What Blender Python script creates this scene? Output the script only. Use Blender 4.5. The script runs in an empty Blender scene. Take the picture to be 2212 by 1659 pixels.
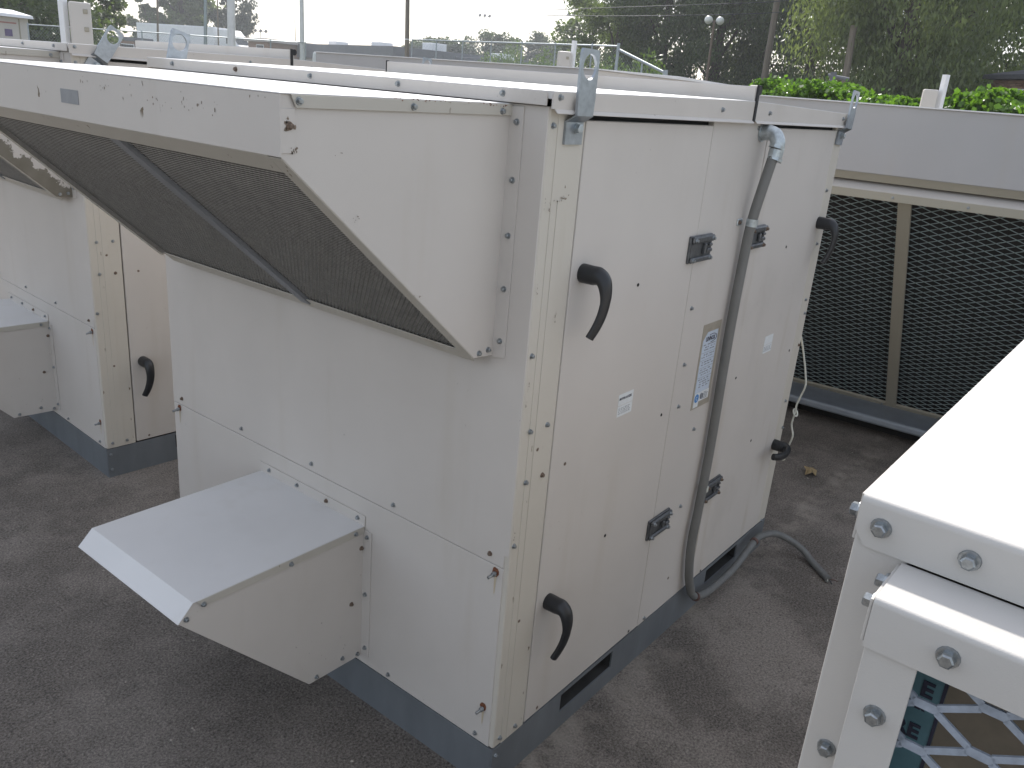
import bpy, bmesh, math, random
import numpy as np
from mathutils import Vector, Matrix, Quaternion

random.seed(7); rng = np.random.default_rng(7)
R = math.radians
S = bpy.context.scene
COL = S.collection

# ------------------------------------------------------------------ camera
CAM = Vector((-1.1317, -0.8256, 1.4314)); FPX = 1795.2; IW, IH = 2212.0, 1659.0
YAW, PIT, ROL = R(52.9315), R(-19.5527), R(4.8157)
_f = Vector((math.sin(YAW)*math.cos(PIT), math.cos(YAW)*math.cos(PIT), math.sin(PIT)))
_r0 = Vector((math.cos(YAW), -math.sin(YAW), 0)); _u0 = _r0.cross(_f)
_r = _r0*math.cos(ROL) + _u0*math.sin(ROL); _u = -_r0*math.sin(ROL) + _u0*math.cos(ROL)
cam = bpy.data.cameras.new('camera'); camo = bpy.data.objects.new('camera', cam); COL.objects.link(camo)
cam.sensor_width = 36; cam.lens = FPX/IW*36; cam.clip_start = 0.02; cam.clip_end = 3000
camo.matrix_world = Matrix(((_r.x, _u.x, -_f.x, CAM.x), (_r.y, _u.y, -_f.y, CAM.y), (_r.z, _u.z, -_f.z, CAM.z), (0, 0, 0, 1)))
S.camera = camo

# ------------------------------------------------------------------ sky, sun, exposure
SUN_AZ, SUN_EL = 52.0, 38.0          # azimuth from +Y towards +X
w = bpy.data.worlds.new('World'); S.world = w; w.use_nodes = True
nt = w.node_tree; bg = nt.nodes['Background']; sk = nt.nodes.new('ShaderNodeTexSky')
sk.sky_type = 'NISHITA'; sk.sun_disc = False; sk.sun_elevation = R(SUN_EL); sk.sun_rotation = R(SUN_AZ)
sk.air_density = 1.0; sk.dust_density = 2.0; sk.ozone_density = 1.0; sk.altitude = 200
veil = nt.nodes.new('ShaderNodeMix'); veil.data_type = 'RGBA'; veil.inputs[0].default_value = .40   # even high haze over the whole sky
nt.links.new(sk.outputs[0], veil.inputs[6]); veil.inputs[7].default_value = (7.6, 7.8, 8.3, 1)
nt.links.new(veil.outputs[2], bg.inputs[0]); bg.inputs[1].default_value = 0.10
sl = bpy.data.lights.new('sun', 'SUN'); sl.energy = 3.6; sl.angle = R(2.0); sl.color = (1.0, 0.965, 0.91)
so = bpy.data.objects.new('sun', sl); COL.objects.link(so)
_sd = Vector((math.sin(R(SUN_AZ))*math.cos(R(SUN_EL)), math.cos(R(SUN_AZ))*math.cos(R(SUN_EL)), math.sin(R(SUN_EL))))
so.rotation_euler = _sd.to_track_quat('Z', 'Y').to_euler(); so.location = _sd*50
S.view_settings.view_transform = 'Standard'; S.view_settings.look = 'None'
S.view_settings.gamma = 1.0; S.view_settings.exposure = 0.86; S.view_settings.use_curve_mapping = False
S.render.engine = 'CYCLES'

# ------------------------------------------------------------------ materials
def mat(name):
    m = bpy.data.materials.new(name); m.use_nodes = True
    return m, m.node_tree, m.node_tree.nodes['Principled BSDF']
def N(t, ty, **kw):
    n = t.nodes.new(ty)
    for k, v in kw.items(): setattr(n, k, v)
    return n
def ramp(t, src, p0, p1, c0=(0, 0, 0, 1), c1=(1, 1, 1, 1)):
    r = N(t, 'ShaderNodeValToRGB'); e = r.color_ramp.elements
    e[0].position = p0; e[1].position = p1; e[0].color = c0; e[1].color = c1
    t.links.new(src, r.inputs[0]); return r
def mixc(t, fac, a, b):
    m = N(t, 'ShaderNodeMix', data_type='RGBA')
    for s, v in ((0, fac), (6, a), (7, b)):
        if hasattr(v, 'is_linked') or hasattr(v, 'links'): t.links.new(v, m.inputs[s])
        elif s == 0: m.inputs[0].default_value = v
        else: m.inputs[s].default_value = (*v, 1) if len(v) == 3 else v
    return m.outputs[2]
def noise(t, co, scale, detail=4, rough=.55, stretch=None):
    if stretch:
        mp = N(t, 'ShaderNodeMapping'); mp.inputs['Scale'].default_value = stretch
        t.links.new(co, mp.inputs[0]); co = mp.outputs[0]
    n = N(t, 'ShaderNodeTexNoise'); n.inputs['Scale'].default_value = scale
    n.inputs['Detail'].default_value = detail; n.inputs['Roughness'].default_value = rough
    t.links.new(co, n.inputs['Vector']); return n.outputs[0]
def bump(t, b, h, strength, dist):
    bn = N(t, 'ShaderNodeBump'); bn.inputs['Strength'].default_value = strength; bn.inputs['Distance'].default_value = dist
    t.links.new(h, bn.inputs['Height']); t.links.new(bn.outputs[0], b.inputs['Normal'])
def math_(t, op, a, b=None):
    m = N(t, 'ShaderNodeMath', operation=op)
    for i, v in enumerate((a, b)):
        if v is None: continue
        if hasattr(v, 'links'): t.links.new(v, m.inputs[i])
        else: m.inputs[i].default_value = v
    return m.outputs[0]

def cream(name, col=(.585, .545, .50), chips=0.0, stain=.25, peel=0.0, chipscale=60, chipstretch=(1, 1, .45), spots=1.0):
    m, t, b = mat(name); co = N(t, 'ShaderNodeTexCoord').outputs['Object']
    big = noise(t, co, 2.3, 5, .6); fine = noise(t, co, 35, 3)
    c = mixc(t, ramp(t, big, .35, .7).outputs[0], tuple(x*.955 for x in col), tuple(min(1, x*1.03) for x in col))
    streak = noise(t, co, 9, 4, .6, (1, 1, .12))
    sfac = math_(t, 'MULTIPLY', ramp(t, streak, .58, .85).outputs[0], stain)
    c = mixc(t, sfac, c, (.40, .335, .235))
    sm = noise(t, co, 3.1, 5, .65, (1, 1, .6))
    c = mixc(t, math_(t, 'MULTIPLY', ramp(t, sm, .55, .82).outputs[0], stain*.55), c, (.36, .33, .29))
    ck = noise(t, co, 140, 2, .6, (1, 1, .7))
    msk = noise(t, co, 4.0, 2)
    spot = math_(t, 'MULTIPLY', ramp(t, ck, .745, .76).outputs[0], ramp(t, msk, .52, .6).outputs[0])
    if spots: c = mixc(t, spot, c, (.10, .065, .04))
    if chips:
        ch = noise(t, co, chipscale, 3, .6, chipstretch); m2 = noise(t, co, 7, 2)
        f = math_(t, 'MULTIPLY', ramp(t, ch, .70-chips*.05, .715-chips*.05).outputs[0], ramp(t, m2, .5, .56).outputs[0])
        c = mixc(t, f, c, (.16, .12, .075))
    if peel:
        pn = noise(t, co, 16, 7, .65)
        sx = N(t, 'ShaderNodeSeparateXYZ'); t.links.new(co, sx.inputs[0])      # flaking starts from the hood's sloping edge
        dd = math_(t, 'ADD', math_(t, 'MULTIPLY', math_(t, 'ADD', sx.outputs[0], .459), .653), math_(t, 'MULTIPLY', math_(t, 'ADD', sx.outputs[2], -1.325), .757))
        f = ramp(t, math_(t, 'SUBTRACT', pn, math_(t, 'MULTIPLY', dd, 3.6)), .37, .385).outputs[0]
        pc = mixc(t, noise(t, co, 22, 4), (.13, .115, .085), (.24, .22, .18))
        c = mixc(t, f, c, pc)
    t.links.new(c, b.inputs['Base Color']); b.inputs['Roughness'].default_value = .48
    b.inputs['Specular IOR Level'].default_value = .35
    bump(t, b, math_(t, 'ADD', noise(t, co, 900, 2), math_(t, 'MULTIPLY', noise(t, co, 3.2, 2), 26.0)), .16, .0007)
    return m
def plain(name, col, rough=.5, metal=0.0, var=.15, scale=20, bstr=0, bscale=200, bdist=.001, spec=.5, stretch=None):
    m, t, b = mat(name); co = N(t, 'ShaderNodeTexCoord').outputs['Object']
    c = mixc(t, ramp(t, noise(t, co, scale, 5, .6, stretch), .3, .7).outputs[0], tuple(x*(1-var) for x in col), tuple(min(1, x*(1+var)) for x in col))
    t.links.new(c, b.inputs['Base Color']); b.inputs['Roughness'].default_value = rough; b.inputs['Metallic'].default_value = metal
    b.inputs['Specular IOR Level'].default_value = spec
    if bstr: bump(t, b, noise(t, co, bscale, 4), bstr, bdist)
    return m

M = {}
M['cream'] = cream('cream_paint')
M['cream_lit_top'] = cream('cream_top_brightened', (.70, .69, .68), stain=.2)  # whiter cream for upward faces; their skylight brightness put into the colour
M['cream_post'] = cream('cream_post_paint', (.575, .535, .465), chips=.25, stain=.45)
M['cream_chip'] = cream('cream_chipped_paint', chips=.35, stain=.3)
M['cream_peel'] = cream('cream_peeling_paint', chips=.5, stain=.6, peel=1.0)
M['cream_stained'] = cream('cream_stained_paint', stain=.75)
M['chip'] = plain('chip_brown', (.20, .155, .115), .8, 0, .35, 200)
M['cream_edge'] = cream('cream_edge_paint', (.50, .47, .41), chips=.5, stain=.5)
M['cream4'] = cream('cream_clean_paint', (.56, .535, .50), stain=.06, spots=0)
M['cream3'] = cream('cream_grey_paint', (.41, .40, .395), stain=.2)
M['taupe'] = cream('taupe_trim_and_shade', (.36, .335, .27), stain=.2)
M['rail'] = plain('galvanised_rail', (.20, .218, .234), .42, .35, .14, 9, .15, 60, .001, stretch=(1, 1, .3))
M['pocket'] = plain('shaded_pocket', (.035, .035, .034), .8, 0, .3, 20)  # unlit inside of the fork slots put into the steel's colour
M['pan'] = plain('galvanised_pan', (.27, .30, .335), .42, .2, .12, 9, .1, 60, .001)
M['zinc'] = plain('zinc_screw', (.33, .35, .36), .36, .85, .25, 300)
M['rustscrew'] = plain('rusty_screw', (.20, .15, .115), .7, .4, .45, 220)
M['lug'] = plain('galvanised_steel', (.36, .39, .42), .38, .85, .16, 60, .2, 400, .0004)
M['black'] = plain('black_plastic', (.017, .018, .02), .38, 0, .2, 60, .08, 900, .0004)
M['dark'] = plain('dark_inside', (.012, .012, .012), .8, 0, .3, 8)
M['hinge'] = plain('grey_cast_hinge', (.12, .125, .13), .42, .5, .3, 90, .2, 300, .0005)
M['pvc'] = plain('grey_conduit', (.165, .163, .153), .5, 0, .10, 14, .05, 80, .001)
M['cable'] = plain('grey_cable', (.145, .147, .142), .55, 0, .12, 40)
M['fitting'] = plain('zinc_fitting', (.48, .52, .53), .42, .75, .25, 60, .25, 200, .001)
M['rust'] = plain('rust', (.17, .062, .03), .85, 0, .45, 300)
M['streak'] = plain('rust_stained_paint', (.50, .42, .30), .6, 0, .14, 60, stretch=(1, 1, .1))
M['alu'] = plain('aluminium_frame', (.30, .31, .33), .5, .6, .10, 30)
M['filter_wire'] = plain('aluminium_filter_mesh', (.86, .85, .82), .55, 0, .15, 40)
M['filter_back'] = plain('filter_inside', (.20, .19, .175), .8, 0, .3, 90)
M['guard'] = plain('coil_guard_metal', (.30, .37, .37), .5, .2, .25, 30)
M['guard4'] = plain('coil_guard_zinc', (.33, .37, .43), .6, .1, .18, 120)
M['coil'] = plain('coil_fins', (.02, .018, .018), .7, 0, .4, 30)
M['copperdust'] = plain('coil_side', (.20, .165, .12), .7, 0, .25, 25)
M['rubber'] = plain('black_gasket', (.012, .012, .013), .6, 0, .3, 60)
M['paper'] = plain('label_paper', (.52, .58, .66), .5, 0, .05, 40)
M['white'] = plain('white_label', (.70, .72, .72), .5, 0, .06, 60)
M['tape'] = plain('yellowed_label_film', (.36, .32, .255), .4, 0, .12, 25)
M['ink'] = plain('dark_ink', (.035, .035, .06), .6, 0, .1, 60)
M['greyink'] = plain('grey_ink', (.22, .23, .25), .6, 0, .1, 60)
M['blueink'] = plain('blue_ink', (.06, .22, .50), .5, 0, .1, 60)
M['teal'] = plain('teal_label', (.11, .22, .25), .5, 0, .15, 40)
M['wirew'] = plain('white_wire', (.55, .55, .48), .5, 0, .15, 60)
M['nylon'] = plain('nylon_plug', (.62, .60, .50), .5, 0, .15, 80)
M['redtie'] = plain('red_tie', (.10, .055, .045), .6, 0, .3, 60)
M['wood'] = plain('weathered_wood_pole', (.20, .165, .13), .85, 0, .25, 4, .4, 30, .01, stretch=(6, 6, .3))
M['steelpole'] = plain('pale_steel_pole', (.66, .67, .66), .5, .1, .08, 6)
M['wire'] = plain('overhead_wire', (.05, .055, .06), .6)
M['galv'] = plain('fence_steel', (.36, .40, .42), .45, .6, .15, 20)
M['bark'] = plain('bark', (.075, .058, .045), .9, 0, .35, 6, .5, 20, .02, stretch=(3, 3, .5))
M['brick'] = plain('brown_brick', (.30, .185, .13), .85, 0, .2, 12)
M['shingle'] = plain('dark_shingle', (.075, .075, .085), .85, 0, .2, 8)
M['bwall'] = plain('pale_wall', (.50, .46, .44), .8, 0, .08, 2)
M['bwhite'] = plain('white_panel', (.80, .81, .82), .6, 0, .05, 3)
M['broof'] = plain('grey_metal_fascia', (.15, .155, .17), .6, 0, .08, 2)
M['bglass'] = plain('dark_glass', (.02, .025, .03), .08, 0, .1, 3)
M['tyre'] = plain('tyre', (.02, .02, .02), .8)
M['globe'] = plain('white_globe', (.75, .75, .74), .3, 0, .04, 4)
M['leafdry'] = plain('dry_leaf', (.30, .225, .12), .8, 0, .25, 60)
M['purple'] = plain('purple_notice', (.17, .14, .24), .6)
M['pinkred'] = plain('faded_red', (.40, .22, .20), .6)
M['red'] = plain('red_marker', (.42, .06, .04), .6)
M['yellow'] = plain('yellow_flower', (.65, .42, .05), .7)

def leafmat(name, col, dark, trans=.35):
    m, t, b = mat(name)
    g = N(t, 'ShaderNodeNewGeometry'); rnd = g.outputs['Random Per Island']
    c = mixc(t, rnd, dark, col)
    b.inputs['Roughness'].default_value = .42; b.inputs['Specular IOR Level'].default_value = .5
    t.links.new(c, b.inputs['Base Color'])
    tr = N(t, 'ShaderNodeBsdfTranslucent')
    cc = mixc(t, .5, c, (col[0]*1.5, col[1]*1.6, col[2]*.6)); t.links.new(cc, tr.inputs[0])
    mx = N(t, 'ShaderNodeMixShader'); mx.inputs[0].default_value = trans
    t.links.new(b.outputs[0], mx.inputs[1]); t.links.new(tr.outputs[0], mx.inputs[2])
    t.links.new(mx.outputs[0], t.nodes['Material Output'].inputs[0]); return m
M['leaf_dark'] = leafmat('leaf_dark', (.11, .155, .055), (.04, .062, .028), .35)
M['leaf_mid'] = leafmat('leaf_mid', (.15, .20, .065), (.055, .085, .032), .4)
M['leaf_willow'] = leafmat('leaf_willow', (.19, .235, .09), (.085, .115, .045), .42)
M['leaf_far'] = leafmat('leaf_far', (.075, .115, .055), (.035, .055, .03), .3)
M['leaf_con'] = leafmat('leaf_conifer', (.04, .06, .035), (.018, .028, .018), .15)
M['leaf_vine'] = leafmat('leaf_vine', (.13, .25, .03), (.05, .11, .015), .45)
M['leaf_bush'] = leafmat('leaf_bush', (.13, .20, .045), (.06, .10, .025), .35)

# asphalt near, rough grass far
m, t, b = mat('yard_ground'); M['ground'] = m
co = N(t, 'ShaderNodeTexCoord').outputs['Object']
base = mixc(t, ramp(t, noise(t, co, 1.5, 7, .70), .42, .58).outputs[0], (.120, .103, .089), (.370, .325, .285))
base = mixc(t, math_(t, 'MULTIPLY', ramp(t, noise(t, co, 2.2, 7, .74), .50, .60).outputs[0], .88), base, (.082, .071, .062))
base = mixc(t, math_(t, 'MULTIPLY', ramp(t, noise(t, co, 2.1, 7, .7, (1.6, .8, 1)), .56, .74).outputs[0], .6), base, (.46, .41, .36))
gr = noise(t, co, 170, 5, .8); g2 = noise(t, co, 80, 4, .75)
base = mixc(t, ramp(t, gr, .36, .68).outputs[0], mixc(t, .62, base, (.020, .018, .016)), mixc(t, .50, base, (.55, .49, .43)))
base = mixc(t, math_(t, 'MULTIPLY', ramp(t, g2, .56, .68).outputs[0], .6), base, (.035, .030, .027))
vo = N(t, 'ShaderNodeTexVoronoi'); vo.inputs['Scale'].default_value = 120; t.links.new(co, vo.inputs['Vector'])
sp = math_(t, 'MULTIPLY', ramp(t, vo.outputs['Distance'], .14, .22, (1, 1, 1, 1), (0, 0, 0, 1)).outputs[0], ramp(t, noise(t, co, 61, 2), .54, .60).outputs[0])
base = mixc(t, math_(t, 'MULTIPLY', sp, .5), base, (.46, .42, .36))
sg = N(t, 'ShaderNodeSeparateXYZ'); t.links.new(co, sg.inputs[0])       # wind-blown sand lying along the first unit's rail
sand = math_(t, 'MULTIPLY', ramp(t, math_(t, 'ADD', sg.outputs[1], math_(t, 'MULTIPLY', noise(t, co, 9, 4), .22)), -.08, .10).outputs[0], ramp(t, sg.outputs[1], .0, .02, (1, 1, 1, 1), (0, 0, 0, 1)).outputs[0])
sand = math_(t, 'MULTIPLY', math_(t, 'MULTIPLY', sand, ramp(t, sg.outputs[0], .0, .1).outputs[0]), ramp(t, noise(t, co, 6, 5, .7), .45, .62).outputs[0])
base = mixc(t, math_(t, 'MULTIPLY', sand, .7), base, (.40, .355, .30))
ln = N(t, 'ShaderNodeVectorMath', operation='LENGTH'); t.links.new(co, ln.inputs[0])
far = math_(t, 'MULTIPLY', ramp(t, math_(t, 'MULTIPLY', ln.outputs['Value'], .01), .20, .24).outputs[0], ramp(t, noise(t, co, .09, 3), .40, .46).outputs[0])
base = mixc(t, far, base, mixc(t, noise(t, co, 1.4, 5), (.05, .07, .025), (.11, .12, .05)))
t.links.new(base, b.inputs['Base Color']); b.inputs['Roughness'].default_value = .88; b.inputs['Specular IOR Level'].default_value = .25
bump(t, b, math_(t, 'ADD', gr, math_(t, 'MULTIPLY', g2, 1.3)), .8, .008)

# ------------------------------------------------------------------ object helpers
def link(o, parent=None):
    COL.objects.link(o)
    if parent is not None: o.parent = parent
    return o
def empty(name, loc=(0, 0, 0), rz=0.0, label=None, cat=None, group=None):
    o = bpy.data.objects.new(name, None); o.empty_display_size = .1; o.location = loc; o.rotation_euler = (0, 0, rz); link(o)
    return tag(o, label, cat, group)
def tag(o, label=None, cat=None, group=None, kind=None):
    for k, v in (('label', label), ('category', cat), ('group', group), ('kind', kind)):
        if v: o[k] = v
    return o
def setmat(me, m):
    me.materials.append(M[m] if isinstance(m, str) else m)
def from_bm(name, bm, m, parent=None, smooth=False):
    me = bpy.data.meshes.new(name); bmesh.ops.recalc_face_normals(bm, faces=bm.faces[:]); bm.to_mesh(me); bm.free()
    setmat(me, m)
    if smooth: me.shade_smooth()
    return link(bpy.data.objects.new(name, me), parent)
def bbox(bm, x0, x1, y0, y1, z0, z1, bev=0.0, seg=1):
    g = bmesh.ops.create_cube(bm, size=1.0); vs = g['verts']
    for v in vs:
        v.co = Vector((x0+(v.co.x+.5)*(x1-x0), y0+(v.co.y+.5)*(y1-y0), z0+(v.co.z+.5)*(z1-z0)))
    if bev:
        es = list({e for v in vs for e in v.link_edges})
        bmesh.ops.bevel(bm, geom=es, offset=bev, segments=seg, affect='EDGES', profile=.5)
def box(name, parent, x0, x1, y0, y1, z0, z1, m, bev=.0012, seg=1):
    bm = bmesh.new(); bbox(bm, x0, x1, y0, y1, z0, z1, bev, seg); return from_bm(name, bm, m, parent)
def bprism(bm, poly, vec, bev=0.0):
    vs = [bm.verts.new(p) for p in poly]; f = bm.faces.new(vs)
    r = bmesh.ops.extrude_face_region(bm, geom=[f]); nv = [g for g in r['geom'] if isinstance(g, bmesh.types.BMVert)]
    for v in nv: v.co += Vector(vec)
    if bev:
        es = list({e for v in nv+vs for e in v.link_edges}); bmesh.ops.bevel(bm, geom=es, offset=bev, segments=1, affect='EDGES')
def prism(name, parent, poly, vec, m, bev=.0008):
    bm = bmesh.new(); bprism(bm, poly, vec, bev); return from_bm(name, bm, m, parent)
def btube(bm, pts, rad, seg=10, flat=1.0, up=None):
    pts = [Vector(p) for p in pts]; n = len(pts)
    rad = rad if isinstance(rad, (list, tuple)) else [rad]*n
    tang = [(pts[min(i+1, n-1)]-pts[max(i-1, 0)]).normalized() for i in range(n)]
    u = Vector(up) if up else (Vector((0, 0, 1)) if abs(tang[0].z) < .9 else Vector((1, 0, 0)))
    u = (u-tang[0]*u.dot(tang[0])).normalized(); rings = []
    for i in range(n):
        u = (u-tang[i]*u.dot(tang[i])).normalized(); v = tang[i].cross(u)
        ra, rb = (rad[i] if isinstance(rad[i], (list, tuple)) else (rad[i], rad[i]*flat))
        rings.append([bm.verts.new(pts[i]+u*math.cos(a)*ra+v*math.sin(a)*rb) for a in [2*math.pi*k/seg for k in range(seg)]])
    for a, b_ in zip(rings[:-1], rings[1:]):
        for k in range(seg): bm.faces.new((a[k], a[(k+1) % seg], b_[(k+1) % seg], b_[k]))
    bm.faces.new(rings[0][::-1]); bm.faces.new(rings[-1])
def tube(name, parent, pts, rad, m, seg=10, flat=1.0, up=None, smooth=True):
    bm = bmesh.new(); btube(bm, pts, rad, seg, flat, up); o = from_bm(name, bm, m, parent, smooth)
    if smooth:
        try: o.data.set_sharp_from_angle(angle=R(40))
        except Exception: pass
    return o
def spline(pts, n=8):
    P = [Vector(p) for p in pts]; P = [P[0]*2-P[1]]+P+[P[-1]*2-P[-2]]; out = []
    for i in range(1, len(P)-2):
        for k in range(n):
            s = k/n; a, b_, c, d = P[i-1:i+3]
            out.append(.5*((2*b_)+(c-a)*s+(2*a-5*b_+4*c-d)*s*s+(3*b_-a-3*c+d)*s**3))
    out.append(P[-2]); return out
def bhex(bm, r, z0, z1, n=6, rt=None, rot=0):
    a = [bm.verts.new((r*math.cos(rot+2*math.pi*k/n), r*math.sin(rot+2*math.pi*k/n), z0)) for k in range(n)]
    rt = r if rt is None else rt
    c = [bm.verts.new((rt*math.cos(rot+2*math.pi*k/n), rt*math.sin(rot+2*math.pi*k/n), z1)) for k in range(n)]
    for k in range(n): bm.faces.new((a[k], a[(k+1) % n], c[(k+1) % n], c[k]))
    bm.faces.new(c); bm.faces.new(a[::-1])
def screw_mesh(name, m, s=1.0):
    bm = bmesh.new(); bhex(bm, .0050*s, 0, .0012*s, 14, .0046*s); bhex(bm, .0035*s, .0012*s, .0044*s, 6); bhex(bm, .0034*s, .0044*s, .0050*s, 6, .0026*s)
    me = bpy.data.meshes.new(name); bm.normal_update(); bm.to_mesh(me); bm.free(); me.materials.append(M[m]); return me
SCREW = screw_mesh('screw', 'zinc', 1.12); RSCREW = screw_mesh('rusty_screw', 'rustscrew', 1.12); BIGSCREW = screw_mesh('hex_screw', 'zinc', 1.36)
def put(me, name, parent, pos, nrm, spin=None):
    o = bpy.data.objects.new(name, me); o.location = pos
    q = Vector(nrm).to_track_quat('Z', 'Y') @ Quaternion((0, 0, 1), random.uniform(0, 6.28) if spin is None else spin)
    o.rotation_mode = 'QUATERNION'; o.rotation_quaternion = q; return link(o, parent)
def screw(parent, pos, nrm, rusty=None):
    r = random.random() < .12 if rusty is None else rusty
    return put(RSCREW if r else SCREW, 'screw', parent, pos, nrm)
bm = bmesh.new(); bhex(bm, .0036, 0, .0006, 9); _hm = bpy.data.meshes.new('screw_hole'); bm.to_mesh(_hm); bm.free(); _hm.materials.append(M['rustscrew'])
_hm2 = _hm.copy(); _hm2.materials.clear(); _hm2.materials.append(M['dark'])
def hole(parent, pos, nrm, rusty=True, s=1.0):
    o = put(_hm if rusty else _hm2, 'screw_hole', parent, pos, nrm); o.scale = (s, s*1.15, 1); return o
def text_obj(name, parent, s, size, loc, rot, m, ext=.0002, align='LEFT', bold=0.0, xs=1.0):
    c = bpy.data.curves.new(name, 'FONT'); c.body = s; c.size = size; c.extrude = ext; c.align_x = align; c.offset = bold; c.resolution_u = 2
    o = bpy.data.objects.new(name, c); COL.objects.link(o); bpy.context.view_layer.update()
    me = bpy.data.meshes.new_from_object(o.evaluated_get(bpy.context.evaluated_depsgraph_get())); bpy.data.objects.remove(o)
    me.name = name; me.materials.clear(); setmat(me, m)
    o = bpy.data.objects.new(name, me); o.location = loc; o.rotation_euler = rot; o.scale = (xs, 1, 1); return link(o, parent)
def copy_tree(o, parent=None, skip=()):
    c = o.copy(); COL.objects.link(c); c.parent = parent
    for ch in o.children:
        if not any(ch.name.split('.')[0] == s for s in skip): copy_tree(ch, c, skip)
    return c

def pixdir(u, v):
    return _r*((u-IW/2)/FPX) + _u*(-(v-IH/2)/FPX) + _f
def far_at(u, v, dist):
    """point seen at picture position (u,v) at horizontal distance dist from the camera"""
    d = pixdir(u, v); return CAM + d*(dist/math.hypot(d.x, d.y))
def gz(x, y):
    r = math.hypot(x, y); return max(0.0, r-12.0)*.014

# ------------------------------------------------------------------ ground
bm = bmesh.new(); rings = []
rad = [0.0, 3, 6, 9, 12, 16, 22, 32, 50, 80, 130, 220, 400, 800, 1500]
for r_ in rad[1:]:
    rings.append([bm.verts.new((r_*math.cos(a), r_*math.sin(a), gz(r_, 0))) for a in [2*math.pi*k/48 for k in range(48)]])
c0 = bm.verts.new((0, 0, 0))
for k in range(48): bm.faces.new((c0, rings[0][k], rings[0][(k+1) % 48]))
for a, b_ in zip(rings[:-1], rings[1:]):
    for k in range(48): bm.faces.new((a[k], b_[k], b_[(k+1) % 48], a[(k+1) % 48]))
gnd = from_bm('ground', bm, 'ground'); gnd['kind'] = 'structure'; gnd['label'] = 'dusty dark asphalt yard with rough grass beyond'

# ------------------------------------------------------------------ rooftop unit with intake hood
W_, L_ = 1.188, 1.466; ZB, ZT = .108, 1.408; ZS = .547
NF, NS = (-1, 0, 0), (0, -1, 0)

def make_handle(parent, pos, roll=0.0):
    bm = bmesh.new()
    # one casting: round boss along -y that turns down into a tapering curved lever
    btube(bm, [(0, 0, 0), (0, -.003, 0), (0, -.028, 0)], [.0178, .0182, .0176], 18)
    path = spline([(0, -.020, 0), (0, -.036, .0005), (-.0003, -.0475, -.006), (-.001, -.0545, -.021), (-.002, -.0575, -.042), (-.006, -.0560, -.066), (-.0125, -.0510, -.090), (-.021, -.0440, -.112)], 5)
    n = len(path); btube(bm, path, [(.0176-.0068*min(1, max(0, i-5)/(n-6)), .0172-.0110*min(1, max(0, i-5)/(n*.45)) if i < n*.6 else .0068) for i in range(n)], 14, up=(1, 0, 0))
    o = from_bm('door_handle', bm, 'black', parent, True); o.data.set_sharp_from_angle(angle=R(50))
    o.location = pos; o.rotation_euler = (0, roll, 0); return o

def make_hinge(parent, x0, x1, z0, z1, rusty=False):
    bm = bmesh.new(); h = z1-z0; wd = x1-x0
    bbox(bm, x0, x1, -.007, -.0005, z0, z1, .0015)
    bbox(bm, x0+.002, x1-.001, -.015, -.0071, z1-.016, z1-.001, .003); bbox(bm, x0+.002, x1-.001, -.013, -.0071, z0+.001, z0+.013, .003)
    bbox(bm, x0+.002, x0+.020, -.010, -.0071, z0+.0135, z1-.0165, .001)
    cx = x0+.60*wd; cz = (z0+z1)/2
    bbox(bm, cx-.005, cx+.004, -.016, -.0071, z0+.018, z1-.019, .002); bbox(bm, cx+.012, cx+.034, -.015, -.0071, cz-.010, cz-.001, .002)
    bbox(bm, cx+.022, cx+.036, -.014, -.0071, cz+.003, cz+.010, .002)
    o = from_bm('hinge', bm, 'hinge', parent)
    for px, pz in ((x0+.012, z1-.009), (x0+.013, z0+.007), (x1-.012, z1-.009), (x1-.012, z0+.007)):
        screw(o, (px, -.0150 if pz > cz else -.0130, pz), NS, rusty)
    return o

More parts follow.
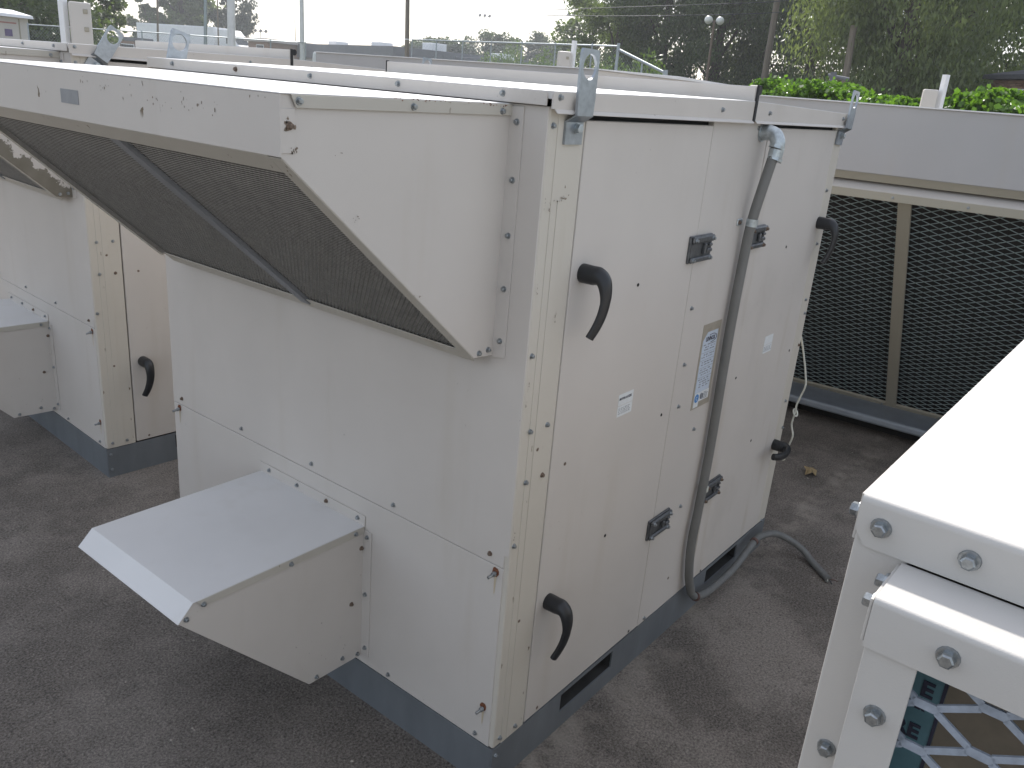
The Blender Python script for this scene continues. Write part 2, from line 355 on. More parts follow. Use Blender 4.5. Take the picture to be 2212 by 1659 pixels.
def make_lug(parent, x0, yface, sgn, tilt, pivot):
    """flat lifting lug: lower tab on the face, jogged upper tab with a round hole; sgn -1 faces -y"""
    wd = .050; th = .005; r = .0195
    prof = [(0, 0), (0, .036), (.0185, .047), (.0185, .150)]          # (outward offset, height)
    root = empty('lifting_lug'); root.parent = parent
    bm = bmesh.new()
    o1, z1 = prof[2]; hz = .123; cx = wd/2
    # lower tab and jog
    def quadstrip(a, b_):
        (oa, za), (ob, zb) = a, b_
        p = [(0, sgn*(oa+.0), za), (wd, sgn*oa, za), (wd, sgn*ob, zb), (0, sgn*ob, zb)]
        q = [(x, y+sgn*th, z) for x, y, z in p]
        v = [bm.verts.new(c) for c in p+q]
        for f in ((0, 1, 2, 3), (4, 5, 6, 7), (0, 1, 5, 4), (1, 2, 6, 5), (2, 3, 7, 6), (3, 0, 4, 7)): bm.faces.new([v[i] for i in f])
    quadstrip(prof[0], prof[1]); quadstrip(prof[1], prof[2])
    n = 32; outer, inner = [], []
    zt = prof[3][1]; za = z1
    for k in range(n):
        a = 2*math.pi*(k+.5)/n; inner.append((cx+r*math.cos(a), hz+r*math.sin(a)))
        dx, dz = math.cos(a), math.sin(a); s = 1e9
        if dx > 1e-6: s = min(s, (wd-cx)/dx)
        if dx < -1e-6: s = min(s, -cx/dx)
        if dz > 1e-6: s = min(s, (zt-hz)/dz)
        if dz < -1e-6: s = min(s, (za-hz)/dz)
        outer.append((cx+dx*s, hz+dz*s))
    lay = []
    for yy in (o1, o1+th):
        lay.append(([bm.verts.new((x, sgn*yy, z)) for x, z in outer], [bm.verts.new((x, sgn*yy, z)) for x, z in inner]))
    for k in range(n):
        j = (k+1) % n
        for O, I in lay: bm.faces.new((O[k], O[j], I[j], I[k]))
        bm.faces.new((lay[0][0][k], lay[0][0][j], lay[1][0][j], lay[1][0][k])); bm.faces.new((lay[0][1][k], lay[0][1][j], lay[1][1][j], lay[1][1][k]))
    me = bpy.data.meshes.new('lug_plate'); bmesh.ops.recalc_face_normals(bm, faces=bm.faces[:]); bm.to_mesh(me); bm.free(); me.materials.append(M['lug'])
    plate = bpy.data.objects.new('lug_plate', me); link(plate, root)
    bm = bmesh.new(); bhex(bm, .0085, 0, .002, 16); bhex(bm, .0082, .002, .0085, 6); bhex(bm, .0078, .0085, .0092, 6, .006)
    bo = from_bm('bolt', bm, 'fitting', root); bo.rotation_euler = (R(90) if sgn < 0 else R(-90), 0, 0)
    bo.location = (wd*.62, sgn*th, .026)
    root.location = (x0+wd*.62, yface, pivot); root.rotation_euler = (0, tilt, 0)
    for ch in (plate, bo): ch.location = Vector(ch.location)-Vector((wd*.62, 0, .026))
    return root

def filter_mesh(u0, u1, v0, v1, pu, pv, wd, P0, U, V, Nn, zig=.0012):
    """expanded aluminium: zig-zag ribbons, rows along U"""
    vs, fs = [], []
    nu = int((u1-u0)/(pu/2)); nv = int((v1-v0)/pv)
    for j in range(nv+1):
        vv = v0+j*pv; ph = j % 2; base = len(vs)
        for i in range(nu+1):
            uu = u0+i*pu/2; s = 1 if (i+ph) % 2 else -1
            for e in (-1, 1):
                p = P0+U*uu+V*min(v1, max(v0, vv+s*pv*.42+e*wd*.5))+Nn*(s*zig+e*.0007); vs.append(tuple(p))
        for i in range(nu):
            a = base+2*i; fs.append((a, a+1, a+3, a+2))
    me = bpy.data.meshes.new('filter_mesh'); me.from_pydata(vs, [], fs); me.materials.append(M['filter_wire']); return me

def build_unit():
    U = empty('rooftop_air_conditioner')
    # base rail with fork slots
    bm = bmesh.new(); th = .004
    def wallx(x0, x1, y, z0, z1): bbox(bm, x0, x1, y, y+th, z0, z1)
    for (a, b_, z0, z1) in ((0, .253, 0, ZB), (.253, .481, 0, .048), (.253, .481, .098, ZB), (.481, 1.017, 0, ZB), (1.017, 1.242, 0, .048), (1.017, 1.242, .098, ZB), (1.242, L_, 0, ZB)):
        for y in (-.001, W_-th+.001): wallx(a, b_, y, z0, z1)
    bbox(bm, -.001, th-.001, th-.001, W_-th+.001, 0, ZB); bbox(bm, L_-th, L_, th-.001, W_-th+.001, 0, ZB)
    rail = from_bm('base_rail', bm, 'rail', U)
    for xa, xb in ((.253, .481), (1.017, 1.242)):
        bm = bmesh.new(); ve = [bm.verts.new(c) for c in ((xa, .003, .046), (xb, .003, .046), (xb, .003, .100), (xa, .003, .100), (xa, .5, .046), (xb, .5, .046), (xb, .5, .100), (xa, .5, .100))]
        for f in ((0, 1, 5, 4), (1, 2, 6, 5), (2, 3, 7, 6), (3, 0, 4, 7), (4, 5, 6, 7)): bm.faces.new([ve[k] for k in f])
        from_bm('fork_pocket', bm, 'pocket', rail)
    for z in (.087, .03): screw(rail, (.012, -.001, z), NS, False)
    screw(rail, (-.001, W_-.03, .06), NF, False)
    box('inner_casing', U, .016, L_-.016, .016, W_-.016, .109, ZT-.004, 'dark', 0)  # near-black fill behind the panels; shade in the gaps put into its colour
    # front face panels (x = 0)
    lp = box('lower_front_panel', U, 0, .015, .012, W_, ZB+.001, ZS-.0008, 'cream', .0012)
    up = prism('upper_front_panel', U, [(0, .002, ZS+.03), (0, .012, ZS+.028), (0, .0125, ZS+.0008), (0, W_, ZS+.0008), (0, W_, ZT), (0, .002, ZT)], (.015, 0, 0), 'cream', .001)
    for y, z in ((.048, .567), (.321, .567), (.596, .567), (.872, .567), (1.145, .567)): screw(up, (0, y, z), NF)
    for y in (.049, .318, .60, .872, 1.145): screw(lp, (0, y, .124), NF)
    for y, z in ((.030, .531), (.033, .200), (1.160, .533), (1.160, .200)):
        bm = bmesh.new(); n = 18
        rim = [bm.verts.new((-.0008, y+.0088*math.cos(a)*random.uniform(.85, 1.12), z+.003+.0098*math.sin(a)*random.uniform(.85, 1.15))) for a in [2*math.pi*k/n for k in range(n)]]
        bm.faces.new(rim); rr = from_bm('rust_ring', bm, 'rust', U)
        bm = bmesh.new(); hh = random.uniform(.03, .065); ve = [bm.verts.new(c) for c in ((-.0005, y-.0032, z-.004), (-.0005, y+.0036, z-.004), (-.0005, y+.0015, z-hh), (-.0005, y-.0010, z-hh*.9))]; bm.faces.new(ve); from_bm('rust_streak', bm, 'streak', rr)
        tube('stud', rr, [(-.0005, y, z), (-.020, y+.003, z-.004)], .0032, 'zinc', 10); tube('stud_nut', rr, [(-.002, y+.0003, z-.0004), (-.0085, y+.0013, z-.0017)], .0052, 'zinc', 6, smooth=False)
    # right face (y = 0)
    post = box('corner_post', U, .0015, .104, 0, .0145, ZB+.001, ZT, 'cream_post', .004, 3)
    box('post_seam_strip', post, .026, .1035, -.0014, .0005, ZB+.002, ZT-.004, 'cream_post', .0006)
    box('post_seam_strip', post, .043, .064, -.0026, -.0013, ZB+.004, 1.258, 'cream_post', .0006)
    for x, z in ((.013, 1.379), (.012, .986), (.027, .836), (.08, .836), (.08, .730), (.028, .731), (.010, .600), (.073, .127), (.022, .128)): screw(post, (x, -.0014 if x > .026 else 0, z), NS)
    for x, z in ((.055, .792), (.049, .41)): hole(post, (x, -.0024, z), NS)
    d1 = box('access_door', U, .1085, .5995, -.001, .014, ZB+.004, 1.3895, 'cream', .0025, 2)
    mid = box('centre_panel', U, .6025, .9045, 0, .0145, ZB+.001, ZT, 'cream', .0012)
    d2 = box('access_door', U, .9080, 1.400, -.001, .014, ZB+.004, 1.3900, 'cream_stained', .0025, 2)
    ep = box('end_post', U, 1.4025, L_, 0, .0145, ZB+.001, ZT, 'cream_post', .003, 2)
    for x, z in ((.36, 1.071), (.361, .483), (.158, .729), (.555, .731), (.154, .125), (.553, .121)): hole(d1, (x, -.0012, z), NS, x < .16, 1.05)
    for x, z in ((1.185, .481), (1.171, 1.075), (.976, .730), (1.369, .733), (.969, .119)): hole(d2, (x, -.0012, z), NS, False, 1.05)
    for x, z in ((.638, .839), (.642, .730), (.754, .639), (.750, .416), (.635, .120), (.858, .932), (.842, 1.388), (.630, .98)): screw(mid, (x, 0, z), NS)
    hole(mid, (.749, -.0002, .193), NS)
    for x, z in ((1.416, 1.22), (1.426, 1.061), (1.428, .887), (1.444, .841), (1.450, .736), (1.43, .55), (1.43, .112), (1.455, .45)): screw(ep, (x, 0, z), NS)
    make_handle(d1, (.146, -.001, 1.121)); make_handle(d1, (.150, -.001, .409))
    make_handle(d2, (1.398, -.001, 1.127)); make_handle(d2, (1.398, -.001, .406), R(82))
    make_hinge(mid, .562, .670, 1.093, 1.154); make_hinge(mid, .570, .678, .384, .440)
    make_hinge(mid, .874, .982, 1.094, 1.152, True); make_hinge(mid, .874, .982, .378, .436, True)
    # rear and far sides
    box('rear_panel', U, L_-.014, L_+.001, .015, W_, ZB+.001, ZT, 'cream'); box('far_side_panel', U, .0155, L_-.0145, W_-.014, W_+.001, ZB+.001, ZT, 'cream')
    # crowned top with lips
    XR = .775; zr, ze, zf = 1.447, 1.432, 1.437
    bm = bmesh.new()
    e0, e1, w0, w1 = -.0095, L_+.0095, -.0115, W_+.0115
    bprism(bm, [(e0, w0, ze), (XR, w0, zr), (XR, w0, zr-.012), (e0+.004, w0, ze-.012)], (0, w1-w0, 0))
    bprism(bm, [(XR+.001, w0, zr), (e1, w0, zf), (e1, w0, zf-.012), (XR+.001, w0, zr-.012)], (0, w1-w0, 0))
    top = from_bm('top_panel', bm, 'cream_lit_top', U)
    fl = box('front_lip', top, e0-.0005, e0+.003, w0+.012, w1, ZT+.001, ze-.0015, 'cream', .0008)
    for y in (1.086, .836, .586, .337, .091): screw(fl, (e0-.0005, y, 1.422), NF)
    lips = []
    for y0, y1, ky in ((w0-.0005, w0+.003, w0-.006), (w1-.003, w1+.0005, w1+.006)):
        for xa, za, xb, zb in ((e0+.0015, ze, XR-.004, zr), (XR+.005, zr, e1, zf)):
            bm = bmesh.new()
            bprism(bm, [(xa, y0, ZT-.003), (xb, y0, ZT-.003), (xb, y0, zb-.0015), (xa, y0, za-.0015)], (0, y1-y0, 0))
            # drip kick
            ya, yb = (y0, ky) if ky < y0 else (y1, ky)
            bprism(bm, [(xa+.006, ya, ZT-.0031), (xa+.006, yb, ZT-.0085), (xa+.006, yb, ZT-.0098), (xa+.006, ya, ZT-.0046)], (xb-xa-.006, 0, 0))
            lips.append(from_bm('side_lip', bm, 'cream', top))
    sl_ = lips[0]
    for x in (.009, .605, .863, 1.399): screw(sl_, (x, w0-.0005, 1.423), NS)
    for x in (.24, 1.13): screw(sl_, (x, w1+.0005, 1.423), (0, 1, 0))
    # standing seam ridge along y
    rd = box('ridge_seam', U, XR-.006, XR+.012, w0+.002, w1-.002, zr-.004, 1.478, 'cream', .002)
    for y0, y1 in ((w0-.0035, w0+.0015), (w1-.0015, w1+.0035)): box('gasket', rd, XR-.005, XR+.006, y0, y1, ZT-.006, 1.481, 'rubber', .001)
    tube('seam_clamp', rd, [(XR+.012, -.012, 1.470), (XR+.012, .012, 1.470)], .011, 'rubber', 12)
    # lifting lugs
    make_lug(U, .0415, -.0012, -1, 0, 1.376); make_lug(U, L_-.060, -.0012, -1, R(4), 1.376)
    make_lug(U, .035, W_+.0012, 1, R(14), 1.376)
    # ---- intake hood
    H = empty('intake_hood'); H.parent = U
    ya, yb = .079, 1.118; sh = .002
    prof = [(0, 1.406), (-.459, 1.402), (-.459, 1.325), (-.052, .974), (0, .970)]
    for y, s in ((ya, 1), (yb-sh, 1)):
        sp = prism('hood_side', H, [(x, y, z) for x, z in prof], (0, sh, 0), 'cream', .0005)
        yo = y if y == ya else yb
        if y == ya:
            prism('wall_flange', sp, [(-.0025, .050, .972), (-.0025, ya+.001, .966), (-.0025, ya+.001, 1.404), (-.0025, .050, 1.404)], (.002, 0, 0), 'cream', .0003)
            for z in (1.379, 1.285, 1.191, 1.097, 1.001): screw(sp, (-.0026, .063, z), NF)
            for x, z in ((-.040, .981), (-.015, .983)): screw(sp, (x, ya, z), NS)
            box('folded_corner', sp, -.4605, -.438, ya-.0018, ya+.0002, 1.330, 1.385, 'cream_chip', .0005)
            screw(sp, (-.447, ya-.0018, 1.364), NS, True)
    tp = prism('hood_top', H, [(0, ya-.003, 1.4075), (-.462, ya-.003, 1.4035), (-.462, ya-.003, 1.4020), (0, ya-.003, 1.4060)], (0, yb-ya+.006, 0), 'cream_lit_top', .0004)
    lipm = prism('hood_top_lip', tp, [(-.002, ya-.0045, 1.406), (-.446, ya-.0045, 1.4020), (-.438, ya-.0045, 1.3860), (-.002, ya-.0045, 1.3880)], (0, .0018, 0), 'cream_edge', .0004)
    for x in (-.231, -.028, -.434): screw(lipm, (x, ya-.0046, 1.3945), NS)
    fas = box('hood_fascia', H, -.4615, -.459, ya-.002, yb, 1.325, 1.4018, 'cream_chip', .0006)
    # old sticker on the fascia
    box('faded_sticker', fas, -.4622, -.4616, .600, .660, 1.350, 1.372, 'alu', 0)
    # return flanges around the filter opening
    sd = Vector((.407, 0, -.351)).normalized(); nn = Vector((-sd.z, 0, sd.x))     # slope dir and inward normal
    nn = Vector((.351, 0, .407)).normalized()
    A = Vector((-.459, 0, 1.325))
    def slab(name, u0, u1, v0, v1, d0, d1, m, parent):
        pts = [A+sd*v0+Vector((0, u0, 0))+nn*d0, A+sd*v0+Vector((0, u1, 0))+nn*d0, A+sd*v1+Vector((0, u1, 0))+nn*d0, A+sd*v1+Vector((0, u0, 0))+nn*d0]
        return prism(name, parent, [tuple(p) for p in pts], tuple(nn*(d1-d0)), m, .0004)
    SL = Vector((.407, 0, -.351)).length
    slab('return_flange', ya+.001, ya+.027, .002, SL, -.0012, .0008, 'cream_edge', H)
    slab('return_flange', yb-.018, yb-.001, .002, SL, -.0012, .0008, 'cream_edge', H)
    slab('fascia_return', ya+.0275, yb-.0185, .0, .034, -.0012, .0008, 'cream_edge', H)
    slab('bottom_return', ya+.022, yb-.018, SL-.006, SL+.03, .004, .006, 'cream_edge', H)
    for (u0, u1) in ((ya+.010, .544), (.575, yb-.008)):
        fr = slab('air_filter', u0, u1, .012, SL+.012, .011, .023, 'filter_back', H)
        me = filter_mesh(u0+.004, u1-.004, .016, SL+.008, .0105, .0056, .0036, A+nn*.0085, Vector((0, 1, 0)), sd, nn)
        link(bpy.data.objects.new('filter_mesh', me), fr)
    slab('filter_divider', .545, .574, .006, SL+.010, .001, .0105, 'alu', H)
    # ---- exhaust hood
    X = empty('exhaust_hood'); X.parent = U
    ya, yb = .411, .790
    pe = [(0, .477), (-.424, .479), (-.455, .448), (-.155, .134), (0, .130)]
    for y in (ya, yb-sh):
        sp = prism('hood_side', X, [(x, y, z) for x, z in pe], (0, sh, 0), 'cream', .0005)
        if y == ya:
            for x, z in ((-.008, .424), (-.035, .288), (-.060, .152), (-.014, .139), (-.439, .451), (-.135, .143)): screw(sp, (x, ya, z), NS)
            prism('wall_flange', sp, [(-.0025, .385, .137), (-.0025, ya+.001, .130), (-.0025, ya+.001, .470), (-.0025, .385, .470)], (.002, 0, 0), 'cream', .0003)
            for y_, z in ((.398, .455), (.400, .304), (.397, .158)): screw(sp, (-.0026, y_, z), NF)
    tp = prism('hood_top', X, [(0, ya-.002, .4795), (-.425, ya-.002, .4815), (-.4575, ya-.002, .4488), (-.4560, ya-.002, .4473), (-.4245, ya-.002, .4797), (0, ya-.002, .4778)], (0, yb-ya+.004, 0), 'cream_lit_top', .0004)
    prism('hood_top_lip', tp, [(-.003, ya-.0035, .478), (-.418, ya-.0035, .480), (-.405, ya-.0035, .4655), (-.003, ya-.0035, .4610)], (0, .0016, 0), 'cream_edge', .0004)
    for x in (-.028, -.203, -.404): screw(tp, (x, ya-.0036, .4695), NS)
    box('top_flange', tp, -.0028, -.0006, ya-.004, yb+.006, .4782, .5050, 'cream', .0004)
    for y in (.756, .647, .539, .430): screw(tp, (-.0028, y, .493), NF)
    # ---- labels
    def plate(name, x0, x1, z0, z1, m, y=-.0005, parent=mid, th=.0005): return box(name, parent, x0, x1, y-th, y, z0, z1, m, 0)
    RT = (R(90), 0, 0)
    bm = bmesh.new(); bprism(bm, [(.716, -.0002, .924), (.7165, -.0002, .699), (.819, -.0002, .699), (.816, -.0002, .750), (.8165, -.0002, .924)], (0, -.0006, 0))
    fo = from_bm('data_label', bm, 'tape', mid)
    prism('paper_label', fo, [(.724, -.0009, .742), (.803, -.0009, .742), (.803, -.0009, .902), (.745, -.0009, .902), (.724, -.0009, .882)], (0, -.0004, 0), 'paper', 0)
    prism('pale_tab', fo, [(.745, -.0009, .9022), (.803, -.0009, .9022), (.792, -.0009, .918), (.775, -.0009, .9225)], (0, -.0003, 0), 'tape', 0)
    text_obj('lettering', fo, 'LENNOX', .0155, (.7385, -.0016, .8785), RT, 'ink', align='LEFT', bold=.0004, xs=.80)
    bm = bmesh.new(); btube(bm, [(.772+.026*math.cos(a), -.0016, .8838+.0105*math.sin(a)) for a in [R(d) for d in range(-100, 131, 15)]], .0008, 6); from_bm('logo_ring', bm, 'ink', fo)
    bm = bmesh.new(); z = .868; k = 0
    while z > .752:                                            # printed lines of small type
        if k in (3, 6, 9, 13): bbox(bm, .726, .802, -.0016, -.0012, z, z+.0007)
        else:
            x = .730+random.uniform(0, .012)
            while x < .794:
                wv = random.uniform(.003, .013); bbox(bm, x, min(.799, x+wv), -.0016, -.0012, z, z+.0026); x += wv+random.uniform(.0015, .012)
        z -= .0066; k += 1
    from_bm('print_lines', bm, 'greyink', fo)
    wl = box('certificate_label', fo, .752, .806, -.0015, -.0009, .716, .7415, 'white', 0)
    box('certificate_label', fo, .7255, .7515, -.0015, -.0009, .703, .7415, 'white', 0)
    bm = bmesh.new(); bhex(bm, .0115, 0, .0004, 24); o = from_bm('round_mark', bm, 'blueink', fo); o.rotation_euler = (R(90), 0, 0); o.location = (.7385, -.0015, .7275)
    text_obj('lettering', fo, 'C', .014, (.7335, -.0021, .7225), RT, 'white', xs=.9)
    bm = bmesh.new(); z = .735
    for k in range(5): bbox(bm, .776, .776+random.uniform(.014, .026), -.0019, -.0015, z, z+.0018); z -= .004
    bbox(bm, .757, .769, -.0019, -.0015, .722, .737, .003); from_bm('print_lines', bm, 'greyink', fo)
    def access_label(dr, x0, z1, txt):
        a = plate('access_sticker', x0, x0+.061, z1-.026, z1, 'white', -.0011, dr); plate('access_sticker', x0, x0+.061, z1-.052, z1-.0275, 'white', -.0011, dr)
        if txt: text_obj('lettering', a, txt, .0078, (x0+.0035, -.0018, z1-.0135), RT, 'ink', bold=.0002, xs=.86)
        bm = bmesh.new(); z = z1-.034
        for k in range(4):
            x = x0+.004
            while x < x0+.05:
                wv = random.uniform(.003, .01); bbox(bm, x, x+wv, -.0018, -.0015, z, z+.0014); x += wv+.003
            z -= .004
        from_bm('print_lines', bm, 'greyink', a)
    access_label(d1, .342, .832, 'MOTOR ACCESS'); access_label(d2, 1.142, .818, None)
    return U

unit = build_unit()
tag(unit, 'cream rooftop air conditioner with slanted intake hood, MOTOR ACCESS sticker and grey conduit', 'air conditioner', 'rooftop air conditioners with intake hoods')
# second unit: a copy, without what only the first one carries
unit2 = copy_tree(unit, None)
unit2.location = (.141, 1.908, 0); unit2.rotation_euler = (0, 0, R(-3)); unit2.scale = (1, 1, 1.014)
tag(unit2, 'cream rooftop air conditioner with peeling paint under its intake hood and a tilted lifting lug', 'air conditioner')
lugs = sorted([o for o in unit2.children if o.name.startswith('lifting_lug')], key=lambda o: (o.location.x, o.location.y))
for o in unit2.children:
    if o.name.startswith('lifting_lug') and o.location.x < .2 and o.location.y < .2: o.rotation_euler = (0, R(34), 0)
    if o.name.startswith('intake_hood'):
        for c in o.children:
            if c.name.startswith('hood_side') and c.data.vertices[0].co.y < .3:
                c.data = c.data.copy(); c.data.materials[0] = M['cream_peel']; c['label'] = 'hood side with paint peeling to dull primer'

# conduit on the first unit
cd = tube('conduit', unit, spline([(.858, -.046, 1.352), (.850, -.040, 1.300), (.838, -.026, 1.18), (.842, -.019, 1.08), (.836, -.018, .88), (.841, -.018, .58), (.832, -.019, .40), (.824, -.019, .28), (.842, -.020, .172), (.868, -.024, .102)], 6), .0125, 'pvc', 14)
tube('elbow_fitting', cd, spline([(.866, -.0005, 1.378), (.866, -.016, 1.380), (.864, -.034, 1.376), (.860, -.045, 1.362), (.8585, -.0465, 1.350)], 4), [.0185]*3+[.0180]*3+[.0172]*11, 'fitting', 14)
for z0, z1, rr in ((1.352, 1.345, .0195), (1.344, 1.326, .0172), (1.325, 1.318, .0192)):
    tube('compression_nut', cd, [(.859, -.0465, z0), (.857, -.0455, z1)], rr, 'fitting', 8 if rr > .018 else 14, smooth=False)
bm = bmesh.new(); bhex(bm, .023, 0, .003, 18); o = from_bm('locknut', bm, 'fitting', cd); o.rotation_euler = (R(90), 0, 0); o.location = (.866, -.0002, 1.379)
tube('conduit_strap', cd, [(.8390, -.026, 1.178), (.8385, -.0252, 1.160)], .0142, 'fitting', 14)
box('strap_ear', cd, .806, .834, -.003, -.0003, 1.160, 1.176, 'fitting', .001); screw(cd, (.815, -.003, 1.168), NS, True)
tube('conduit_strap', cd, [(.8415, -.0185, .452), (.8405, -.0185, .438)], .0140, 'wirew', 14)
cb = tube('cable', unit, spline([(.868, -.024, .102), (.885, -.031, .084), (.94, -.034, .066), (1.023, -.032, .054), (1.167, -.032, .056), (1.296, -.032, .090), (1.350, -.036, .098), (1.42, -.060, .090), (1.47, -.10, .060), (1.495, -.14, .030), (1.475, -.18, .0135), (1.43, -.232, .0125), (1.402, -.262, .0125)], 7), .0115, 'cable', 12)
for i, (dx, dy) in enumerate(((.0, .0), (.006, -.004), (-.004, .004))):
    tube('wire_end', cb, [(1.402+dx*.5, -.262+dy*.5, .0125), (1.392+dx*2, -.272+dy*2, .014+.004*i), (1.383+dx*3, -.280+dy*3, .012+.006*i)], .0016, ('wire', 'redtie', 'wirew')[i], 6)
for p, q in (((.884, -.031, .085), (.893, -.033, .079)), ((1.303, -.032, .0925), (1.313, -.0325, .0945))): tube('cable_tie', cb, [p, q], .0135, 'redtie', 12)
# dangling wire at the rear corner of the first unit
hw = tube('hanging_wire', unit, spline([(1.468, .004, .762), (1.480, -.002, .734), (1.492, -.011, .692), (1.494, -.026, .640), (1.492, -.035, .597), (1.492, -.026, .555), (1.492, -.020, .527), (1.492, -.020, .499), (1.492, -.017, .455), (1.492, -.028, .419), (1.492, -.021, .377), (1.492, -.016, .358)], 6), .0030, 'wirew', 8)
bm = bmesh.new(); btube(bm, [(1.492+.007*math.cos(a), -.021+.007*math.sin(a), .499+.010*math.sin(a+.6)) for a in [2*math.pi*k/14 for k in range(15)]], .003, 6); from_bm('knot', bm, 'wirew', hw, True)
bm = bmesh.new(); bbox(bm, 1.482, 1.502, -.024, -.008, .340, .362, .002); bbox(bm, 1.480, 1.494, -.020, -.008, .326, .3398, .002); from_bm('plug', bm, 'nylon', hw)
# flaked paint spots on the hood fascia and the corner post
def chips(name, parent, spots, plane, m):
    bm = bmesh.new()
    for (p, q, r_, el) in spots:
        n = random.randint(5, 8); vs = []
        for k in range(n):
            a = 2*math.pi*k/n; rr = r_*random.uniform(.5, 1.3); u_, v_ = p+rr*math.cos(a), q+rr*el*math.sin(a)
            vs.append(bm.verts.new((plane, u_, v_) if plane < -.1 else (u_, plane, v_)))
        bm.faces.new(vs)
    o = from_bm(name, bm, m, parent); o['kind'] = 'stuff'; return o
fz = [(.575, 1.387, 7), (.51, 1.384, 12), (.442, 1.377, 5), (.375, 1.375, 6), (.352, 1.375, 4), (.292, 1.377, 12), (.27, 1.371, 7), (.236, 1.373, 6), (.224, 1.386, 3), (.122, 1.397, 5), (.40, 1.392, 3)]
sp_ = [(y+random.gauss(0, .012), z+random.gauss(0, .006), random.uniform(.0005, .0015), random.uniform(1, 2.4)) for y, z, n_ in fz for _ in range(max(2, int(n_*.7)))]
hood1 = [o for o in unit.children if o.name.startswith('intake_hood')][0]
chips('flaked_paint', [o for o in hood1.children if o.name.startswith('hood_fascia')][0], sp_, -.4618, 'chip')
post1 = [o for o in unit.children if o.name.startswith('corner_post')][0]
sp_ = [(x+random.gauss(0, .004), z+random.gauss(0, .002), random.uniform(.0006, .0018), random.uniform(.7, 1.5)) for x, z in ((.041, 1.258), (.05, 1.261), (.063, 1.262), (.060, 1.262)) for _ in range(4)]
sp_ += [(x+random.gauss(0, .0012), z+random.gauss(0, .008), random.uniform(.0005, .0014), random.uniform(1, 3)) for x, z in ((.006, 1.252), (.020, 1.251), (.006, 1.10), (.006, .93), (.006, .62), (.07, 1.06), (.006, .89)) for _ in range(4)]
chips('flaked_paint', post1, sp_, -.0031, 'chip')
side1 = [o for o in hood1.children if o.name.startswith('hood_side') and o.data.vertices[0].co.y < .3][0]
sp_ = [(-.447+random.gauss(0, .005), 1.364+random.gauss(0, .005), random.uniform(.001, .0032), 1.2) for _ in range(9)]+[(-.440+random.gauss(0, .003), 1.335+random.gauss(0, .004), random.uniform(.0006, .0018), 1.4) for _ in range(8)]
sp_ += [(random.uniform(-.4, -.05), 0, 0, 1) for _ in range(0)]+[(x+random.gauss(0, .004), z+random.gauss(0, .003), random.uniform(.0005, .0012), 1) for x, z in ((-.34, 1.24), (-.33, 1.24), (-.365, 1.33), (-.21, 1.11), (-.2, 1.108)) for _ in range(3)]
chips('flaked_paint', side1, sp_, .0768, 'chip')
lip1 = [c for o in hood1.children if o.name.startswith('hood_top') for c in o.children if c.name.startswith('hood_top_lip')][0]
chips('flaked_paint', lip1, [(random.uniform(-.27, -.01), 1.4035+random.gauss(0, .0012), random.uniform(.0004, .0016), .8) for _ in range(46)], .0742, 'rust')

# ------------------------------------------------------------------ expanded metal
def expanded(name, parent, o, U, V, Nn, w_, h_, m, lp=.066, sp=.031, wd=.0038, th=.0018, bond=.012, off=(0, 0)):
    vs, fs = [], []
    def seg(a, b_, wa, wb):
        d = (b_-a); d = d/np.linalg.norm(d); p = np.array([-d[1], d[0]]); k = len(vs)
        for q, ww in ((a, wa), (b_, wb)):
            for s in (-1, 1):
                for e in (0, th): vs.append((q[0]+p[0]*s*ww/2, q[1]+p[1]*s*ww/2, e))
        fs.extend([(k, k+2, k+6, k+4), (k+1, k+5, k+7, k+3), (k, k+4, k+5, k+1), (k+2, k+3, k+7, k+6)])
    def inside(p): return 0 <= p[0] <= w_ and 0 <= p[1] <= h_
    def clip(a, b_):
        t0, t1 = 0.0, 1.0; d = b_-a
        for i, mx in ((0, w_), (1, h_)):
            if abs(d[i]) < 1e-9:
                if not 0 <= a[i] <= mx: return None
                continue
            ta, tb = (0-a[i])/d[i], (mx-a[i])/d[i]
            if ta > tb: ta, tb = tb, ta
            t0, t1 = max(t0, ta), min(t1, tb)
        return None if t1-t0 < 1e-4 else (a+d*t0, a+d*t1)
    ni, nj = int(w_/(lp/2))+3, int(h_/sp)+3
    for i in range(-1, ni):
        for j in range(-1, nj):
            c = np.array([i*lp/2+off[0], (j+(i % 2)*.5)*sp+off[1]])
            s = clip(c-(bond/2, 0), c+(bond/2, 0))
            if s: seg(s[0], s[1], wd*1.35, wd*1.35)
            for dz in (-.5, .5):
                a = c+(bond/2-.001, dz*wd*.8); b_ = c+(lp/2-bond/2+.001, dz*sp-dz*wd*.8); s = clip(a, b_)
                if s: seg(s[0], s[1], wd, wd)
    o = np.array(o); U, V, Nn = map(np.array, (U, V, Nn)); A = np.array(vs)
    P = o+A[:, :1]*U+A[:, 1:2]*V+A[:, 2:]*Nn
    me = bpy.data.meshes.new(name); me.from_pydata(P.tolist(), [], fs); setmat(me, m)
    return link(bpy.data.objects.new(name, me), parent)

